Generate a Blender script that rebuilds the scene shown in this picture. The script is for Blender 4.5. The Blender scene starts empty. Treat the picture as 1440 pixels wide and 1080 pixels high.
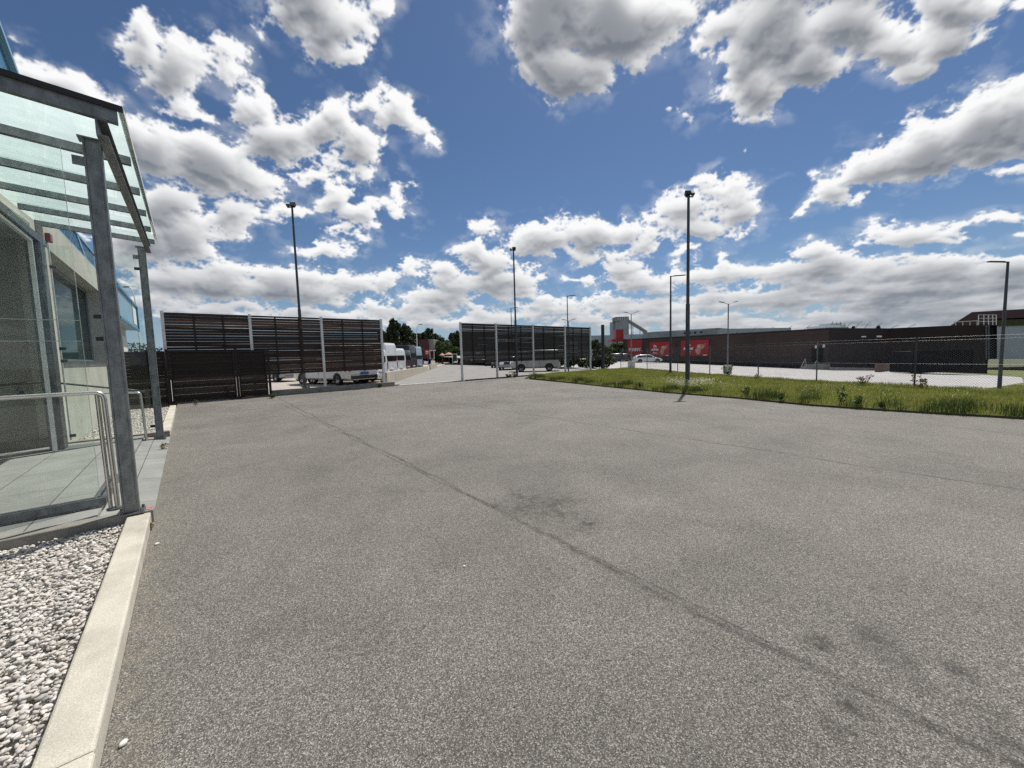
import bpy, math, random
import numpy as np
from mathutils import Vector, Matrix
R_ = math.radians
random.seed(7)
rng = np.random.default_rng(7)
SC = bpy.context.scene
COL = SC.collection

# ------------------------------------------------------------------ camera
# world: X runs from the office building towards the supermarket, Y runs along the kerb, camera stands at the origin
PIT, ROL, FPX, EYE = R_(4.4), R_(1.65), 541.0, 1.6
def o2n(v):                                   # view-aligned ground frame -> world frame
    return Vector((.7645*v[0]+.6447*v[1], -.6447*v[0]+.7645*v[1], v[2]))
_f = Vector((0, math.cos(PIT), -math.sin(PIT))); _r = Vector((1, 0, 0)); _u = Vector((0, math.sin(PIT), math.cos(PIT)))
_R = _r*math.cos(ROL) - _u*math.sin(ROL); _U = _u*math.cos(ROL) + _r*math.sin(ROL)
CF, CR, CU = o2n(_f), o2n(_R), o2n(_U)
cam_d = bpy.data.cameras.new('camera'); cam = bpy.data.objects.new('camera', cam_d); COL.objects.link(cam)
cam_d.sensor_width = 36; cam_d.lens = 36*FPX/1440; cam_d.clip_start = .05; cam_d.clip_end = 3000
M = Matrix.Identity(4)
for i in range(3):
    M[i][0], M[i][1], M[i][2] = CR[i], CU[i], -CF[i]
M[2][3] = EYE
cam.matrix_world = M
SC.camera = cam
def ray(x, y): return CF + CR*((x-720)/FPX) - CU*((y-540)/FPX)
ORG = Vector((0, 0, EYE))
def G(x, y, z=0.):
    d = ray(x, y); return ORG + d*((z-EYE)/d.z)
def AT(x, y, depth):                           # point at a distance along the view axis
    return ORG + ray(x, y)*depth
def lotz(X, Y):
    xo = .7645*X - .6447*Y; yo = .6447*X + .7645*Y
    return .08 - .055*xo + .01*yo
def LOT(x, y):
    d = ray(x, y)
    xo = .7645*d.x - .6447*d.y; yo = .6447*d.x + .7645*d.y
    t = (EYE-.08)/(-d.z-.055*xo+.01*yo)
    return ORG + d*t

# ------------------------------------------------------------------ exposure
SC.view_settings.view_transform = 'Standard'; SC.view_settings.look = 'None'
SC.view_settings.exposure = 0.0; SC.view_settings.gamma = 1
SC.render.engine = 'CYCLES'
SC.cycles.max_bounces = 8; SC.cycles.transparent_max_bounces = 16
SC.cycles.use_denoising = False; SC.cycles.denoiser = 'OPENIMAGEDENOISE'; SC.cycles.denoising_prefilter = 'NONE'; SC.cycles.denoising_input_passes = 'RGB_ALBEDO_NORMAL'
SC.cycles.use_adaptive_sampling = False

# ------------------------------------------------------------------ sun
SUN_EL = R_(61); SUN_H = Vector((.927, .376, 0)).normalized()
SUN = SUN_H*math.cos(SUN_EL) + Vector((0, 0, math.sin(SUN_EL)))
sd = bpy.data.lights.new('sun', 'SUN'); sd.energy = 4.9; sd.angle = R_(.55); sd.color = (1, .955, .88)
so = bpy.data.objects.new('sun', sd); COL.objects.link(so)
so.rotation_euler = SUN.to_track_quat('Z', 'Y').to_euler()

# ------------------------------------------------------------------ sky with a computed cloud layer
def fields():
    n = 256
    g = rng.standard_normal((n, n)); fx = np.fft.fftfreq(n)*n
    rr = np.hypot(fx[:, None], fx[None, :])
    F = np.fft.fft2(g)*np.exp(-((rr-16)/7.)**2)
    t = np.real(np.fft.ifft2(F)); t /= t.std()
    return t.astype(np.float32)
TILE = fields()
def samp(x, y, s, ox, oy):                     # bilinear, wrapping; s = features per unit
    n = 256; x = (x*s/16.+ox)*n; y = (y*s/16.+oy)*n
    xi = np.floor(x).astype(np.int32); yi = np.floor(y).astype(np.int32)
    fx = (x-xi).astype(np.float32); fy = (y-yi).astype(np.float32)
    fx = fx*fx*(3-2*fx); fy = fy*fy*(3-2*fy)
    a = TILE[yi & 255, xi & 255]; b = TILE[yi & 255, (xi+1) & 255]; c = TILE[(yi+1) & 255, xi & 255]; d = TILE[(yi+1) & 255, (xi+1) & 255]
    return (a*(1-fx)+b*fx)*(1-fy)+(c*(1-fx)+d*fx)*fy
def fbm(x, y, s, octs, gain=.55, seed=0, billow=False):
    o = np.zeros_like(x, dtype=np.float32); a = 1.; tot = 0
    for i in range(octs):
        v = samp(x+.013*i*y, y-.017*i*x, s*2.07**i, .37*i+seed*.171, .61*i+seed*.293)
        o += a*((1.1-1.55*np.abs(v)) if billow else v); tot += a*a; a *= gain
    return o/math.sqrt(tot)
# cumulus masses, (x, y, rx, ry, tilt degrees, weight), on the plane one view-axis unit ahead scaled by FPX
BL = [
 (430,5,85,42,0,1.),(480,48,42,45,20,1.),(500,84,26,18,0,.8),(530,10,35,22,0,.85),(445,-40,110,50,0,1.),
 (205,52,34,34,0,.9),(248,92,52,42,30,.95),(312,88,40,32,0,.72),(252,148,32,30,0,.8),(325,118,30,20,0,.55),(278,165,34,14,0,.6),(180,40,18,18,0,.5),
 (350,152,42,30,0,.9),(400,190,66,46,10,1.05),(455,180,48,38,0,.95),(503,212,44,34,0,.95),(440,237,60,15,0,.7),
 (508,145,28,20,0,.85),(555,156,40,32,10,1.),(590,165,20,22,0,.8),(597,195,8,16,0,.45),(490,150,12,14,0,.45),
 (60,110,55,20,20,.7),(112,132,58,26,22,.95),(30,95,30,12,20,.4),(10,60,40,14,10,.3),
 (225,215,64,34,8,1.05),(300,235,72,42,10,1.15),(350,257,50,24,12,.95),(180,205,40,34,0,1.),(375,255,25,16,0,.7),
 (230,292,66,42,0,1.1),(262,332,55,40,0,1.05),(332,306,60,26,0,.9),(402,301,40,18,0,.75),(200,335,70,50,0,1.),
 (468,273,30,28,0,.95),(502,296,36,26,20,.95),(522,315,20,9,0,.6),
 (560,270,24,18,30,.5),(575,258,12,16,0,.42),(560,300,26,15,10,.6),(540,285,20,12,0,.5),
 (456,350,34,22,0,.9),(490,331,30,10,0,.6),(420,345,20,8,0,.4),
 (235,395,56,34,0,1.15),(312,397,62,30,0,1.1),(385,402,62,28,0,1.1),(445,406,52,24,0,1.),(503,402,50,20,0,.9),(536,391,24,15,0,.85),
 (300,440,110,13,0,.9),(450,441,95,12,0,.85),(565,437,85,15,0,.9),(200,430,80,16,0,.8),(60,400,120,40,0,.9),(40,330,90,50,0,.8),
 (580,377,28,14,0,.8),(680,323,26,16,0,.8),(662,358,34,20,0,.95),(692,372,40,30,0,1.),(640,396,50,22,0,1.),(702,397,46,28,0,1.),(742,402,32,20,0,.8),(620,420,66,18,0,.9),(612,400,20,8,0,.5),
 (780,15,95,84,0,1.3),(862,38,84,64,0,1.25),(922,18,62,60,0,1.1),(802,92,62,44,0,1.1),(742,80,24,32,0,.8),(892,95,32,20,0,.85),(765,145,18,12,30,.4),(962,15,38,30,0,.85),(718,15,20,24,0,.6),(790,-80,150,80,0,1.2),
 (1010,28,42,40,0,.95),(1082,38,92,70,0,1.2),(1182,28,105,52,0,1.2),(1060,120,58,40,-20,1.),(1132,90,64,46,-20,1.1),(1038,90,46,44,0,.9),(1242,58,62,40,0,1.05),(1328,58,48,42,0,1.1),(1300,100,44,20,-15,.9),(1372,62,30,36,30,.75),(1050,162,24,14,0,.6),(992,62,20,22,0,.6),(1150,-50,180,70,0,1.1),(1330,0,60,40,0,.9),
 (1455,165,90,64,-10,1.2),(1382,180,74,52,-20,1.15),(1302,212,84,46,-24,1.15),(1230,232,60,42,-20,1.05),(1182,272,32,22,-15,.85),(1202,287,32,10,-15,.7),(1424,240,70,18,-10,.9),(1140,252,22,9,-30,.42),(1122,300,26,8,-15,.5),(1530,190,90,70,0,1.1),
 (998,252,42,13,0,.8),(960,292,42,30,-10,1.),(1022,290,46,34,-10,1.05),(992,322,62,24,0,.95),(918,302,28,14,0,.65),(1022,336,42,8,-10,.5),(968,356,26,10,0,.7),(1040,262,20,16,0,.6),
 (770,332,52,28,0,1.05),(832,337,62,30,0,1.1),(882,326,46,28,0,1.),(912,337,26,20,0,.8),(742,376,20,9,0,.6),
 (878,380,42,22,0,.95),(820,388,28,9,0,.6),(902,400,62,15,0,.9),(955,345,20,6,0,.4),
 (1270,326,68,20,-4,1.),(1312,337,50,12,0,.8),(1345,325,36,10,0,.7),(1412,311,40,13,0,.75),(1222,342,26,8,0,.6),
 (1145,350,42,15,0,.9),(1010,385,110,18,-4,.95),(1150,378,130,22,-4,1.),(1300,385,150,26,-4,1.),(1430,385,90,36,0,1.),(900,432,110,20,0,.9),(1100,420,210,20,-3,1.),(1000,455,200,12,0,.8),(780,432,80,18,0,.9),(1320,430,210,26,-3,1.),(1500,430,120,40,0,1.),(1230,455,200,14,0,.9),(700,445,90,12,0,.8),(1250,405,230,20,-2,1.05),(1380,445,180,22,0,1.1),(1120,455,230,16,0,1.05),(880,452,140,12,0,1.),(620,452,120,12,0,.95),(420,452,140,9,0,.9),
 (1088,268,8,13,0,.5),(1060,222,13,10,30,.4),(965,152,14,16,30,.4),(1416,5,22,9,0,.6),(1016,372,20,7,0,.7),
]
def cloud_layer(N=2048):
    X0, X1, Y0, Y1 = -900, 2300, -1100, 560
    xs = np.arange(X0, X1, 1., dtype=np.float32); ys = np.arange(Y0, Y1, 1., dtype=np.float32)
    PX, PY = np.meshgrid(xs, ys)
    a = (PX-720)/FPX; b = -(PY-540)/FPX
    dx = CF.x+CR.x*a+CU.x*b; dy = CF.y+CR.y*a+CU.y*b; dz = CF.z+CR.z*a+CU.z*b
    L = np.sqrt(dx*dx+dy*dy+dz*dz); dx /= L; dy /= L; dz = np.maximum(dz/L, 0)
    q = 1/(dz+.5)
    qx = dx*q; qy = dy*q
    del dx, dy
    # warp the blob lookup so outlines are ragged
    sc = np.clip(.35+dz*1.15, .3, 1.1)
    wx = fbm(qx, qy, 4.5, 4, .55, 3)*10*sc; wy = fbm(qx, qy, 4.5, 4, .55, 8)*9*sc
    B = np.full(PX.shape, -1., np.float32)
    for (cx, cy, rx, ry, t, w) in BL:
        m = 2.0; ex = rx*m+50; ey = rx*m*abs(math.sin(R_(t)))+ry*m+45
        i0 = max(0, int(cy-ey-Y0)); i1 = min(len(ys), int(cy+ey-Y0)); j0 = max(0, int(cx-ex-X0)); j1 = min(len(xs), int(cx+ex-X0))
        if i1 <= i0 or j1 <= j0: continue
        s = (slice(i0, i1), slice(j0, j1))
        X = PX[s]+wx[s]-cx; Y = PY[s]+wy[s]-cy
        c_, s_ = math.cos(R_(t)), math.sin(R_(t))
        u = (X*c_+Y*s_)/rx; v = (-X*s_+Y*c_)/ry
        e = w*(1.25-np.sqrt(u*u+v*v))
        B[s] = np.logaddexp(B[s]*12, e*12)/12
    # beyond the frame: the same kind of sky from noise alone
    out = np.clip(np.maximum(np.maximum((-60-PX)/200, (PX-1500)/200), (-60-PY)/150), 0, 1)
    cov = fbm(qx, qy, 1.6, 3, .6, 21)*.55-.12
    B = np.where(out > 0, B*(1-out)+np.maximum(B, cov)*out, B)
    n1 = fbm(qx, qy, 7., 8, .60, 5); n2 = fbm(qx, qy, 8.0, 7, .56, 11, True)
    core = np.clip((B-.35)/.8, 0, 1)*.42
    n3 = fbm(qx, qy, 60., 5, .62, 31)
    D = np.clip(B*1.06, -1, 1.2)-.25+(.13*n1+.115*n2)*(1-core)
    T = np.maximum(D, 0); D = D+.060*n3
    # light marched towards the sun across the layer
    sx = SUN.dot(CR)/SUN.dot(CF)*FPX+720; sy = 540-SUN.dot(CU)/SUN.dot(CF)*FPX
    vx = sx-PX; vy = sy-PY; vl = np.sqrt(vx*vx+vy*vy); vx /= vl; vy /= vl
    del vl
    H, Wd = T.shape; jj = np.arange(Wd, dtype=np.float32)[None, :]; ii = np.arange(H, dtype=np.float32)[:, None]
    ky = np.fft.fftfreq(H)[:, None].astype(np.float32); kx = np.fft.rfftfreq(Wd)[None, :].astype(np.float32)
    FT = np.fft.rfft2(np.minimum(T, .9))
    def blur(sg): return np.fft.irfft2(FT*np.exp(-2*(math.pi*sg)**2*(kx*kx+ky*ky)), s=T.shape).astype(np.float32)
    def off(A, st):
        X = np.clip(jj+vx*st, 0, Wd-1).astype(np.int32); Y = np.clip(ii+vy*st, 0, H-1).astype(np.int32)
        return A[Y, X]
    s1 = np.clip(.3+dz*1.3, .3, 1.)
    b1, b2, b6, b16 = blur(.9), blur(2.2), blur(6), blur(16)
    O = .14*off(b2, 3*s1)+.34*off(b6, 12*s1)+.62*off(b16, 26*s1)
    relief = (b1-off(b2, 4*s1))*2.2+(b2-off(b6, 12*s1))*1.6
    lit = np.exp(-2.35*np.maximum(O-.12, 0)**1.4)
    Lt = np.clip(lit*1.13-.07+.30*np.clip(relief, -.5, .5), 0.0, 1.12)
    Al = np.clip(D/.36+.10, 0, 1); Al = Al*Al*(3-2*Al)
    wis = np.clip((B+.35)*1.1, 0, 1)*np.clip(.3+.55*n1, 0, 1)*.42
    hz = np.clip(1-dz*4.2, 0, 1)
    n4 = fbm(PX/330., dz*22., 1., 6, .6, 41)
    Lt = np.clip(Lt*(1-.30*hz)+hz*.13*n4, 0, 1.1)
    Al = np.maximum(Al, wis)
    # resample to a sky-dome (stereographic about the zenith) picture
    g = (np.arange(N, dtype=np.float32)+.5)/N*2.1-1.05
    U, V = np.meshgrid(g, g); r2 = U*U+V*V
    zz = (1-r2)/(1+r2); f = 2/(1+r2); xx = U*f; yy = V*f
    w = xx*CF.x+yy*CF.y+zz*CF.z; ok = w > .12; w = np.maximum(w, .12)
    px = 720+FPX*(xx*CR.x+yy*CR.y+zz*CR.z)/w; py = 540-FPX*(xx*CU.x+yy*CU.y+zz*CU.z)/w
    inside = ok & (px > X0+2) & (px < X1-3) & (py > Y0+2) & (py < Y1-3)
    fx = np.clip(px-X0, 0, Wd-2); fy = np.clip(py-Y0, 0, H-2); xi = fx.astype(np.int32); yi = fy.astype(np.int32); fx -= xi; fy -= yi
    def bil(A): return (A[yi, xi]*(1-fx)+A[yi, xi+1]*fx)*(1-fy)+(A[yi+1, xi]*(1-fx)+A[yi+1, xi+1]*fx)*fy
    ra, rl = bil(Al), bil(Lt)
    q = 1/(np.maximum(zz, 0)+.5)
    c2 = fbm(xx*q, yy*q, 1.6, 3, .6, 21)*.55-.12+.2*fbm(xx*q, yy*q, 7., 6, .6, 5)
    a2 = np.clip(c2/.2, 0, 1); l2 = np.clip(1.05-c2*.9, .3, 1)
    bl = np.clip(np.minimum(np.minimum(px-X0, X1-px), py-Y0)/250, 0, 1)*inside
    ra = ra*bl+a2*(1-bl); rl = rl*bl+l2*(1-bl)
    img = bpy.data.images.new('cloud_layer', N, N, float_buffer=True, is_data=True)
    buf = np.ones((N, N, 4), np.float32); buf[..., 0] = ra; buf[..., 1] = rl; buf[..., 2] = 0
    img.pixels.foreach_set(buf.ravel()); img.update(); img.pack()
    return img
world = bpy.data.worlds.new('World'); SC.world = world; world.use_nodes = True
nt = world.node_tree; nt.nodes.clear()
def nd(t, ty, **kw):
    x = t.nodes.new(ty)
    for k_, v_ in kw.items(): setattr(x, k_, v_)
    return x
def mth(t, op, a, b=None, c=None):
    x = nd(t, 'ShaderNodeMath', operation=op)
    for i, v in enumerate((a, b, c)):
        if v is None: continue
        if isinstance(v, (int, float)): x.inputs[i].default_value = v
        else: t.links.new(v, x.inputs[i])
    return x.outputs[0]
def mixc(t, fac, a, b, mode='MIX'):
    x = nd(t, 'ShaderNodeMix', data_type='RGBA', blend_type=mode)
    for i, v in ((0, fac), (6, a), (7, b)):
        if isinstance(v, (int, float)): x.inputs[i].default_value = v
        elif isinstance(v, (tuple, list)): x.inputs[i].default_value = tuple(v)+((1,) if len(v) == 3 else ())
        else: t.links.new(v, x.inputs[i])
    return x.outputs[2]
sky = nd(nt, 'ShaderNodeTexSky', sky_type='NISHITA', sun_disc=False)
sky.sun_elevation = SUN_EL; sky.sun_rotation = math.atan2(SUN_H.x, SUN_H.y); sky.altitude = 150
sky.air_density = 1.0; sky.dust_density = .4; sky.ozone_density = 4.0
SKY_STR = .068
tc = nd(nt, 'ShaderNodeTexCoord'); sp = nd(nt, 'ShaderNodeSeparateXYZ'); nt.links.new(tc.outputs['Generated'], sp.inputs[0])
zc = mth(nt, 'MAXIMUM', sp.outputs[2], 0.0); z1 = mth(nt, 'ADD', zc, 1.0)
cx = nd(nt, 'ShaderNodeCombineXYZ')
for i in (0, 1):
    nt.links.new(mth(nt, 'MULTIPLY_ADD', mth(nt, 'DIVIDE', sp.outputs[i], z1), 1/2.1, .5), cx.inputs[i])
im = nd(nt, 'ShaderNodeTexImage', extension='EXTEND', interpolation='Linear'); im.image = cloud_layer()
nt.links.new(cx.outputs[0], im.inputs[0])
si = nd(nt, 'ShaderNodeSeparateColor'); nt.links.new(im.outputs[0], si.inputs[0])
K = 1/SKY_STR
ccol = mixc(nt, si.outputs[1], tuple(K*c for c in (.19, .212, .25)), tuple(K*c for c in (.97, .97, .97)))
skyc = mixc(nt, 1.0, sky.outputs[0], (.84, .95, 1.06), 'MULTIPLY')
hzf = mth(nt, 'MULTIPLY', mth(nt, 'POWER', mth(nt, 'SUBTRACT', 1.0, mth(nt, 'MINIMUM', zc, 1.0)), 9.0), .35)
ccol2 = mixc(nt, hzf, ccol, tuple(K*c for c in (.50, .56, .63)))
hz2 = mth(nt, 'MULTIPLY', mth(nt, 'POWER', mth(nt, 'SUBTRACT', 1.0, mth(nt, 'MINIMUM', zc, 1.0)), 12.0), .85)
skyh = mixc(nt, hz2, skyc, tuple(K*c for c in (.34, .46, .60)))
full = mixc(nt, si.outputs[0], skyh, ccol2)
bg = nd(nt, 'ShaderNodeBackground'); bg.inputs[1].default_value = SKY_STR; nt.links.new(full, bg.inputs[0])
wo = nd(nt, 'ShaderNodeOutputWorld'); nt.links.new(bg.outputs[0], wo.inputs[0])
world.cycles.sampling_method = 'MANUAL'; world.cycles.sample_map_resolution = 512
SKYNODE = skyc

# ------------------------------------------------------------------ materials
def new_mat(name):
    m = bpy.data.materials.new(name); m.use_nodes = True; t = m.node_tree; t.nodes.clear()
    o = nd(t, 'ShaderNodeOutputMaterial'); p = nd(t, 'ShaderNodeBsdfPrincipled'); t.links.new(p.outputs[0], o.inputs[0])
    return m, t, p, o
def noise(t, vec, scale, detail=4, rough=.55, dist=0.):
    x = nd(t, 'ShaderNodeTexNoise'); x.inputs['Scale'].default_value = scale; x.inputs['Detail'].default_value = detail
    x.inputs['Roughness'].default_value = rough; x.inputs['Distortion'].default_value = dist
    if vec is not None: t.links.new(vec, x.inputs['Vector'])
    return x.outputs['Fac']
def ramp(t, fac, stops):
    x = nd(t, 'ShaderNodeValToRGB'); e = x.color_ramp.elements
    while len(e) < len(stops): e.new(.5)
    for i, (p_, c) in enumerate(stops):
        e[i].position = p_; e[i].color = (c if isinstance(c, tuple) else (c, c, c))+(1,)
    t.links.new(fac, x.inputs[0]); return x.outputs[0]
def bump(t, p, h, strength, dist):
    b = nd(t, 'ShaderNodeBump'); b.inputs['Strength'].default_value = strength; b.inputs['Distance'].default_value = dist
    t.links.new(h, b.inputs['Height']); t.links.new(b.outputs[0], p.inputs['Normal'])
def stretch(t, vec, s):
    x = nd(t, 'ShaderNodeMapping'); x.inputs['Scale'].default_value = s; t.links.new(vec, x.inputs[0]); return x.outputs[0]
def mat(name, c1, c2=None, scale=3., rough=.7, metal=0., detail=6, bmp=0., bscale=40., lo=.35, hi=.65, grain=0., gscale=200., sc3=None, spec=None, coat=0.):
    m, t, p, o = new_mat(name)
    g = nd(t, 'ShaderNodeNewGeometry').outputs['Position']
    v = stretch(t, g, sc3) if sc3 else g
    c2 = c2 or tuple(x*.8 for x in c1)
    col = ramp(t, noise(t, v, scale, detail, .6), [(lo, c2), (hi, c1)])
    if grain:
        col = mixc(t, 1.0, col, ramp(t, noise(t, g, gscale, 2, .6), [(.3, 1-grain), (.7, 1.+grain)]), 'MULTIPLY')
    t.links.new(col, p.inputs['Base Color'])
    p.inputs['Roughness'].default_value = rough; p.inputs['Metallic'].default_value = metal
    if spec is not None: p.inputs['Specular IOR Level'].default_value = spec
    if coat: p.inputs['Coat Weight'].default_value = coat; p.inputs['Coat Roughness'].default_value = .06
    if bmp: bump(t, p, noise(t, g, bscale, 5, .6), bmp, .01)
    return m
Mt = {}
Mt['galv'] = mat('galvanised_steel', (.235, .25, .255), (.13, .14, .145), 14, .48, .75, bmp=.08, bscale=60, sc3=(1, 1, .5))
Mt['galv_light'] = mat('pale_galvanised_steel', (.78, .78, .76), (.62, .62, .61), 6, .5, .2)
Mt['stainless'] = mat('stainless_steel', (.62, .61, .58), (.5, .49, .46), 4, .28, .95)
Mt['dark_steel'] = mat('dark_painted_steel', (.035, .036, .038), (.02, .021, .022), 5, .4, .3)
Mt['lamp_pole'] = mat('grey_green_pole_paint', (.075, .085, .095), (.05, .056, .062), 5, .42, .4)
Mt['black'] = mat('black_plastic', (.012, .012, .013), None, 5, .5)
Mt['glass_dark'] = mat('dark_window_glass', (.012, .015, .018), None, 2, .06, spec=.8)
Mt['chrome'] = mat('bright_metal', (.6, .6, .6), None, 3, .2, .9)
Mt['tyre'] = mat('tyre_rubber', (.012, .012, .012), (.02, .02, .02), 8, .8)
Mt['white_paint'] = mat('white_vehicle_paint', (.70, .72, .74), (.62, .64, .66), 1, .3, coat=.6)
Mt['silver_paint'] = mat('silver_vehicle_paint', (.36, .37, .39), (.32, .33, .35), 1, .3, .5, coat=.6)
Mt['grey_paint'] = mat('light_grey_vehicle_paint', (.50, .50, .49), (.42, .42, .41), 1, .35, .2, coat=.5)
Mt['anthracite'] = mat('anthracite_vehicle_paint', (.030, .033, .038), (.02, .022, .026), 1, .28, .3, coat=.6)
Mt['red_paint'] = mat('red_vehicle_paint', (.33, .012, .015), (.25, .01, .012), 1, .3, coat=.6)
Mt['blue_paint'] = mat('pale_blue_vehicle_paint', (.30, .42, .52), (.25, .36, .45), 1, .3, coat=.6)
Mt['lamp_red'] = mat('red_lens', (.35, .01, .01), None, 3, .2)
Mt['lens'] = mat('clear_lens', (.6, .6, .62), None, 3, .1)
Mt['plate'] = mat('number_plate_white', (.7, .7, .68), None, 3, .5)
Mt['plate_blue'] = mat('blue_label', (.03, .06, .25), None, 3, .4)
Mt['concrete'] = mat('fair_faced_concrete', (.50, .49, .43), (.39, .38, .33), 1.3, .85, bmp=.15, bscale=30, grain=.06, gscale=90)
Mt['niche'] = mat('shaded_side_concrete', (.40, .39, .34), (.31, .30, .26), 1.1, .85, bmp=.12, bscale=30)  # darker copy of the concrete, the entrance wall's shade is in its colour
Mt['kerb'] = mat('sandy_concrete_kerb', (.55, .515, .435), (.39, .36, .30), 3, .9, bmp=.35, bscale=120, grain=.20, gscale=170, lo=.30, hi=.62)
Mt['kerb_side'] = mat('grey_concrete_wall', (.30, .285, .25), (.19, .18, .155), 5, .9, bmp=.2, bscale=60, grain=.08)
Mt['lane_wall'] = mat('weathered_concrete_blocks', (.50, .45, .37), (.36, .32, .26), 3, .9, bmp=.3, bscale=20, sc3=(2, 2, .5))
Mt['brown_wall'] = mat('dark_brown_facade', (.066, .044, .040), (.050, .033, .030), .25, .7, spec=.25)
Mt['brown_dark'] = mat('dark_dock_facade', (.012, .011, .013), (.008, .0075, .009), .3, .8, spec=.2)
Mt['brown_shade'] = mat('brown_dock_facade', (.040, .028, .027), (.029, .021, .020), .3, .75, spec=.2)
Mt['sign_red'] = mat('bright_red_sign', (.34, .008, .012), (.29, .006, .01), .5, .45)
Mt['sign_white'] = mat('white_lettering', (.8, .8, .8), None, 1, .5)
Mt['maroon'] = mat('dark_red_roof', (.075, .014, .016), (.05, .01, .012), .6, .6)
Mt['blue_clad'] = mat('blue_cladding', (.055, .21, .36), (.04, .16, .28), 2, .4, .2)
Mt['blue_pale'] = mat('pale_blue_panels', (.22, .38, .50), (.17, .31, .42), 1, .4, .1)
Mt['white_wall'] = mat('white_render', (.62, .62, .58), (.52, .52, .49), 1, .8)
Mt['hall'] = mat('pale_metal_hall', (.42, .46, .49), (.35, .39, .42), .1, .6)
Mt['silo'] = mat('grey_silo_concrete', (.33, .35, .37), (.24, .26, .27), .2, .8)
Mt['rust_red'] = mat('red_brown_concrete', (.20, .12, .10), (.13, .08, .07), 3, .85)
Mt['bark'] = mat('tree_bark', (.07, .055, .04), None, 8, .9)
Mt['parasol'] = mat('faded_red_parasol', (.50, .12, .09), (.60, .45, .38), 1.5, .8)
Mt['red_box'] = mat('dark_red_alarm_box', (.22, .03, .035), None, 3, .4)
Mt['container'] = mat('black_blue_container', (.006, .006, .011), (.004, .004, .007), 1, .7, spec=.2)

def clad_mat():
    m, t, p, o = new_mat('dark_brown_cladding'); g = nd(t, 'ShaderNodeNewGeometry').outputs['Position']
    sx = nd(t, 'ShaderNodeSeparateXYZ'); t.links.new(g, sx.inputs[0]); cb = nd(t, 'ShaderNodeCombineXYZ'); t.links.new(sx.outputs[1], cb.inputs[0]); t.links.new(sx.outputs[2], cb.inputs[1])
    v = nd(t, 'ShaderNodeTexBrick', offset=0.); v.inputs['Scale'].default_value = 1; v.inputs['Brick Width'].default_value = 3.1; v.inputs['Row Height'].default_value = 1.05; v.inputs['Mortar Size'].default_value = .02
    v.inputs['Color1'].default_value = (1, 1, 1, 1); v.inputs['Color2'].default_value = (.86, .86, .86, 1); v.inputs['Mortar'].default_value = (.45, .45, .45, 1); t.links.new(cb.outputs[0], v.inputs[0])
    c = ramp(t, noise(t, stretch(t, g, (1, 1, .3)), .7, 5, .65), [(.3, (.050, .033, .030)), (.7, (.072, .048, .043))])
    t.links.new(mixc(t, 1., c, v.outputs[0], 'MULTIPLY'), p.inputs['Base Color']); p.inputs['Roughness'].default_value = .6; p.inputs['Specular IOR Level'].default_value = .25; return m
Mt['brown_wall'] = clad_mat()
def wood_mat(name, c1, c2, c3):
    m, t, p, o = new_mat(name)
    g = nd(t, 'ShaderNodeNewGeometry')
    v = stretch(t, g.outputs['Position'], (1.2, 1.2, 22))
    base = ramp(t, noise(t, v, 2.2, 6, .65), [(.3, c2), (.7, c1)])
    isl = ramp(t, g.outputs['Random Per Island'], [(0, c3), (.5, (.5, .5, .5)), (1, (1.25, 1.2, 1.15))])
    c = mixc(t, 1.0, base, isl, 'MULTIPLY')
    t.links.new(c, p.inputs['Base Color']); p.inputs['Roughness'].default_value = .75; p.inputs['Specular IOR Level'].default_value = .3
    bump(t, p, noise(t, v, 6, 4, .6), .3, .01)
    return m
Mt['slat'] = wood_mat('weathered_brown_boards', (.125, .088, .072), (.060, .041, .034), (.45, .42, .40))
Mt['slat_grey'] = wood_mat('weathered_grey_boards', (.115, .103, .098), (.065, .056, .054), (.50, .48, .48))
Mt['wood_dark'] = wood_mat('stained_dark_boards', (.070, .055, .048), (.026, .020, .019), (.45, .43, .43))

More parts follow.
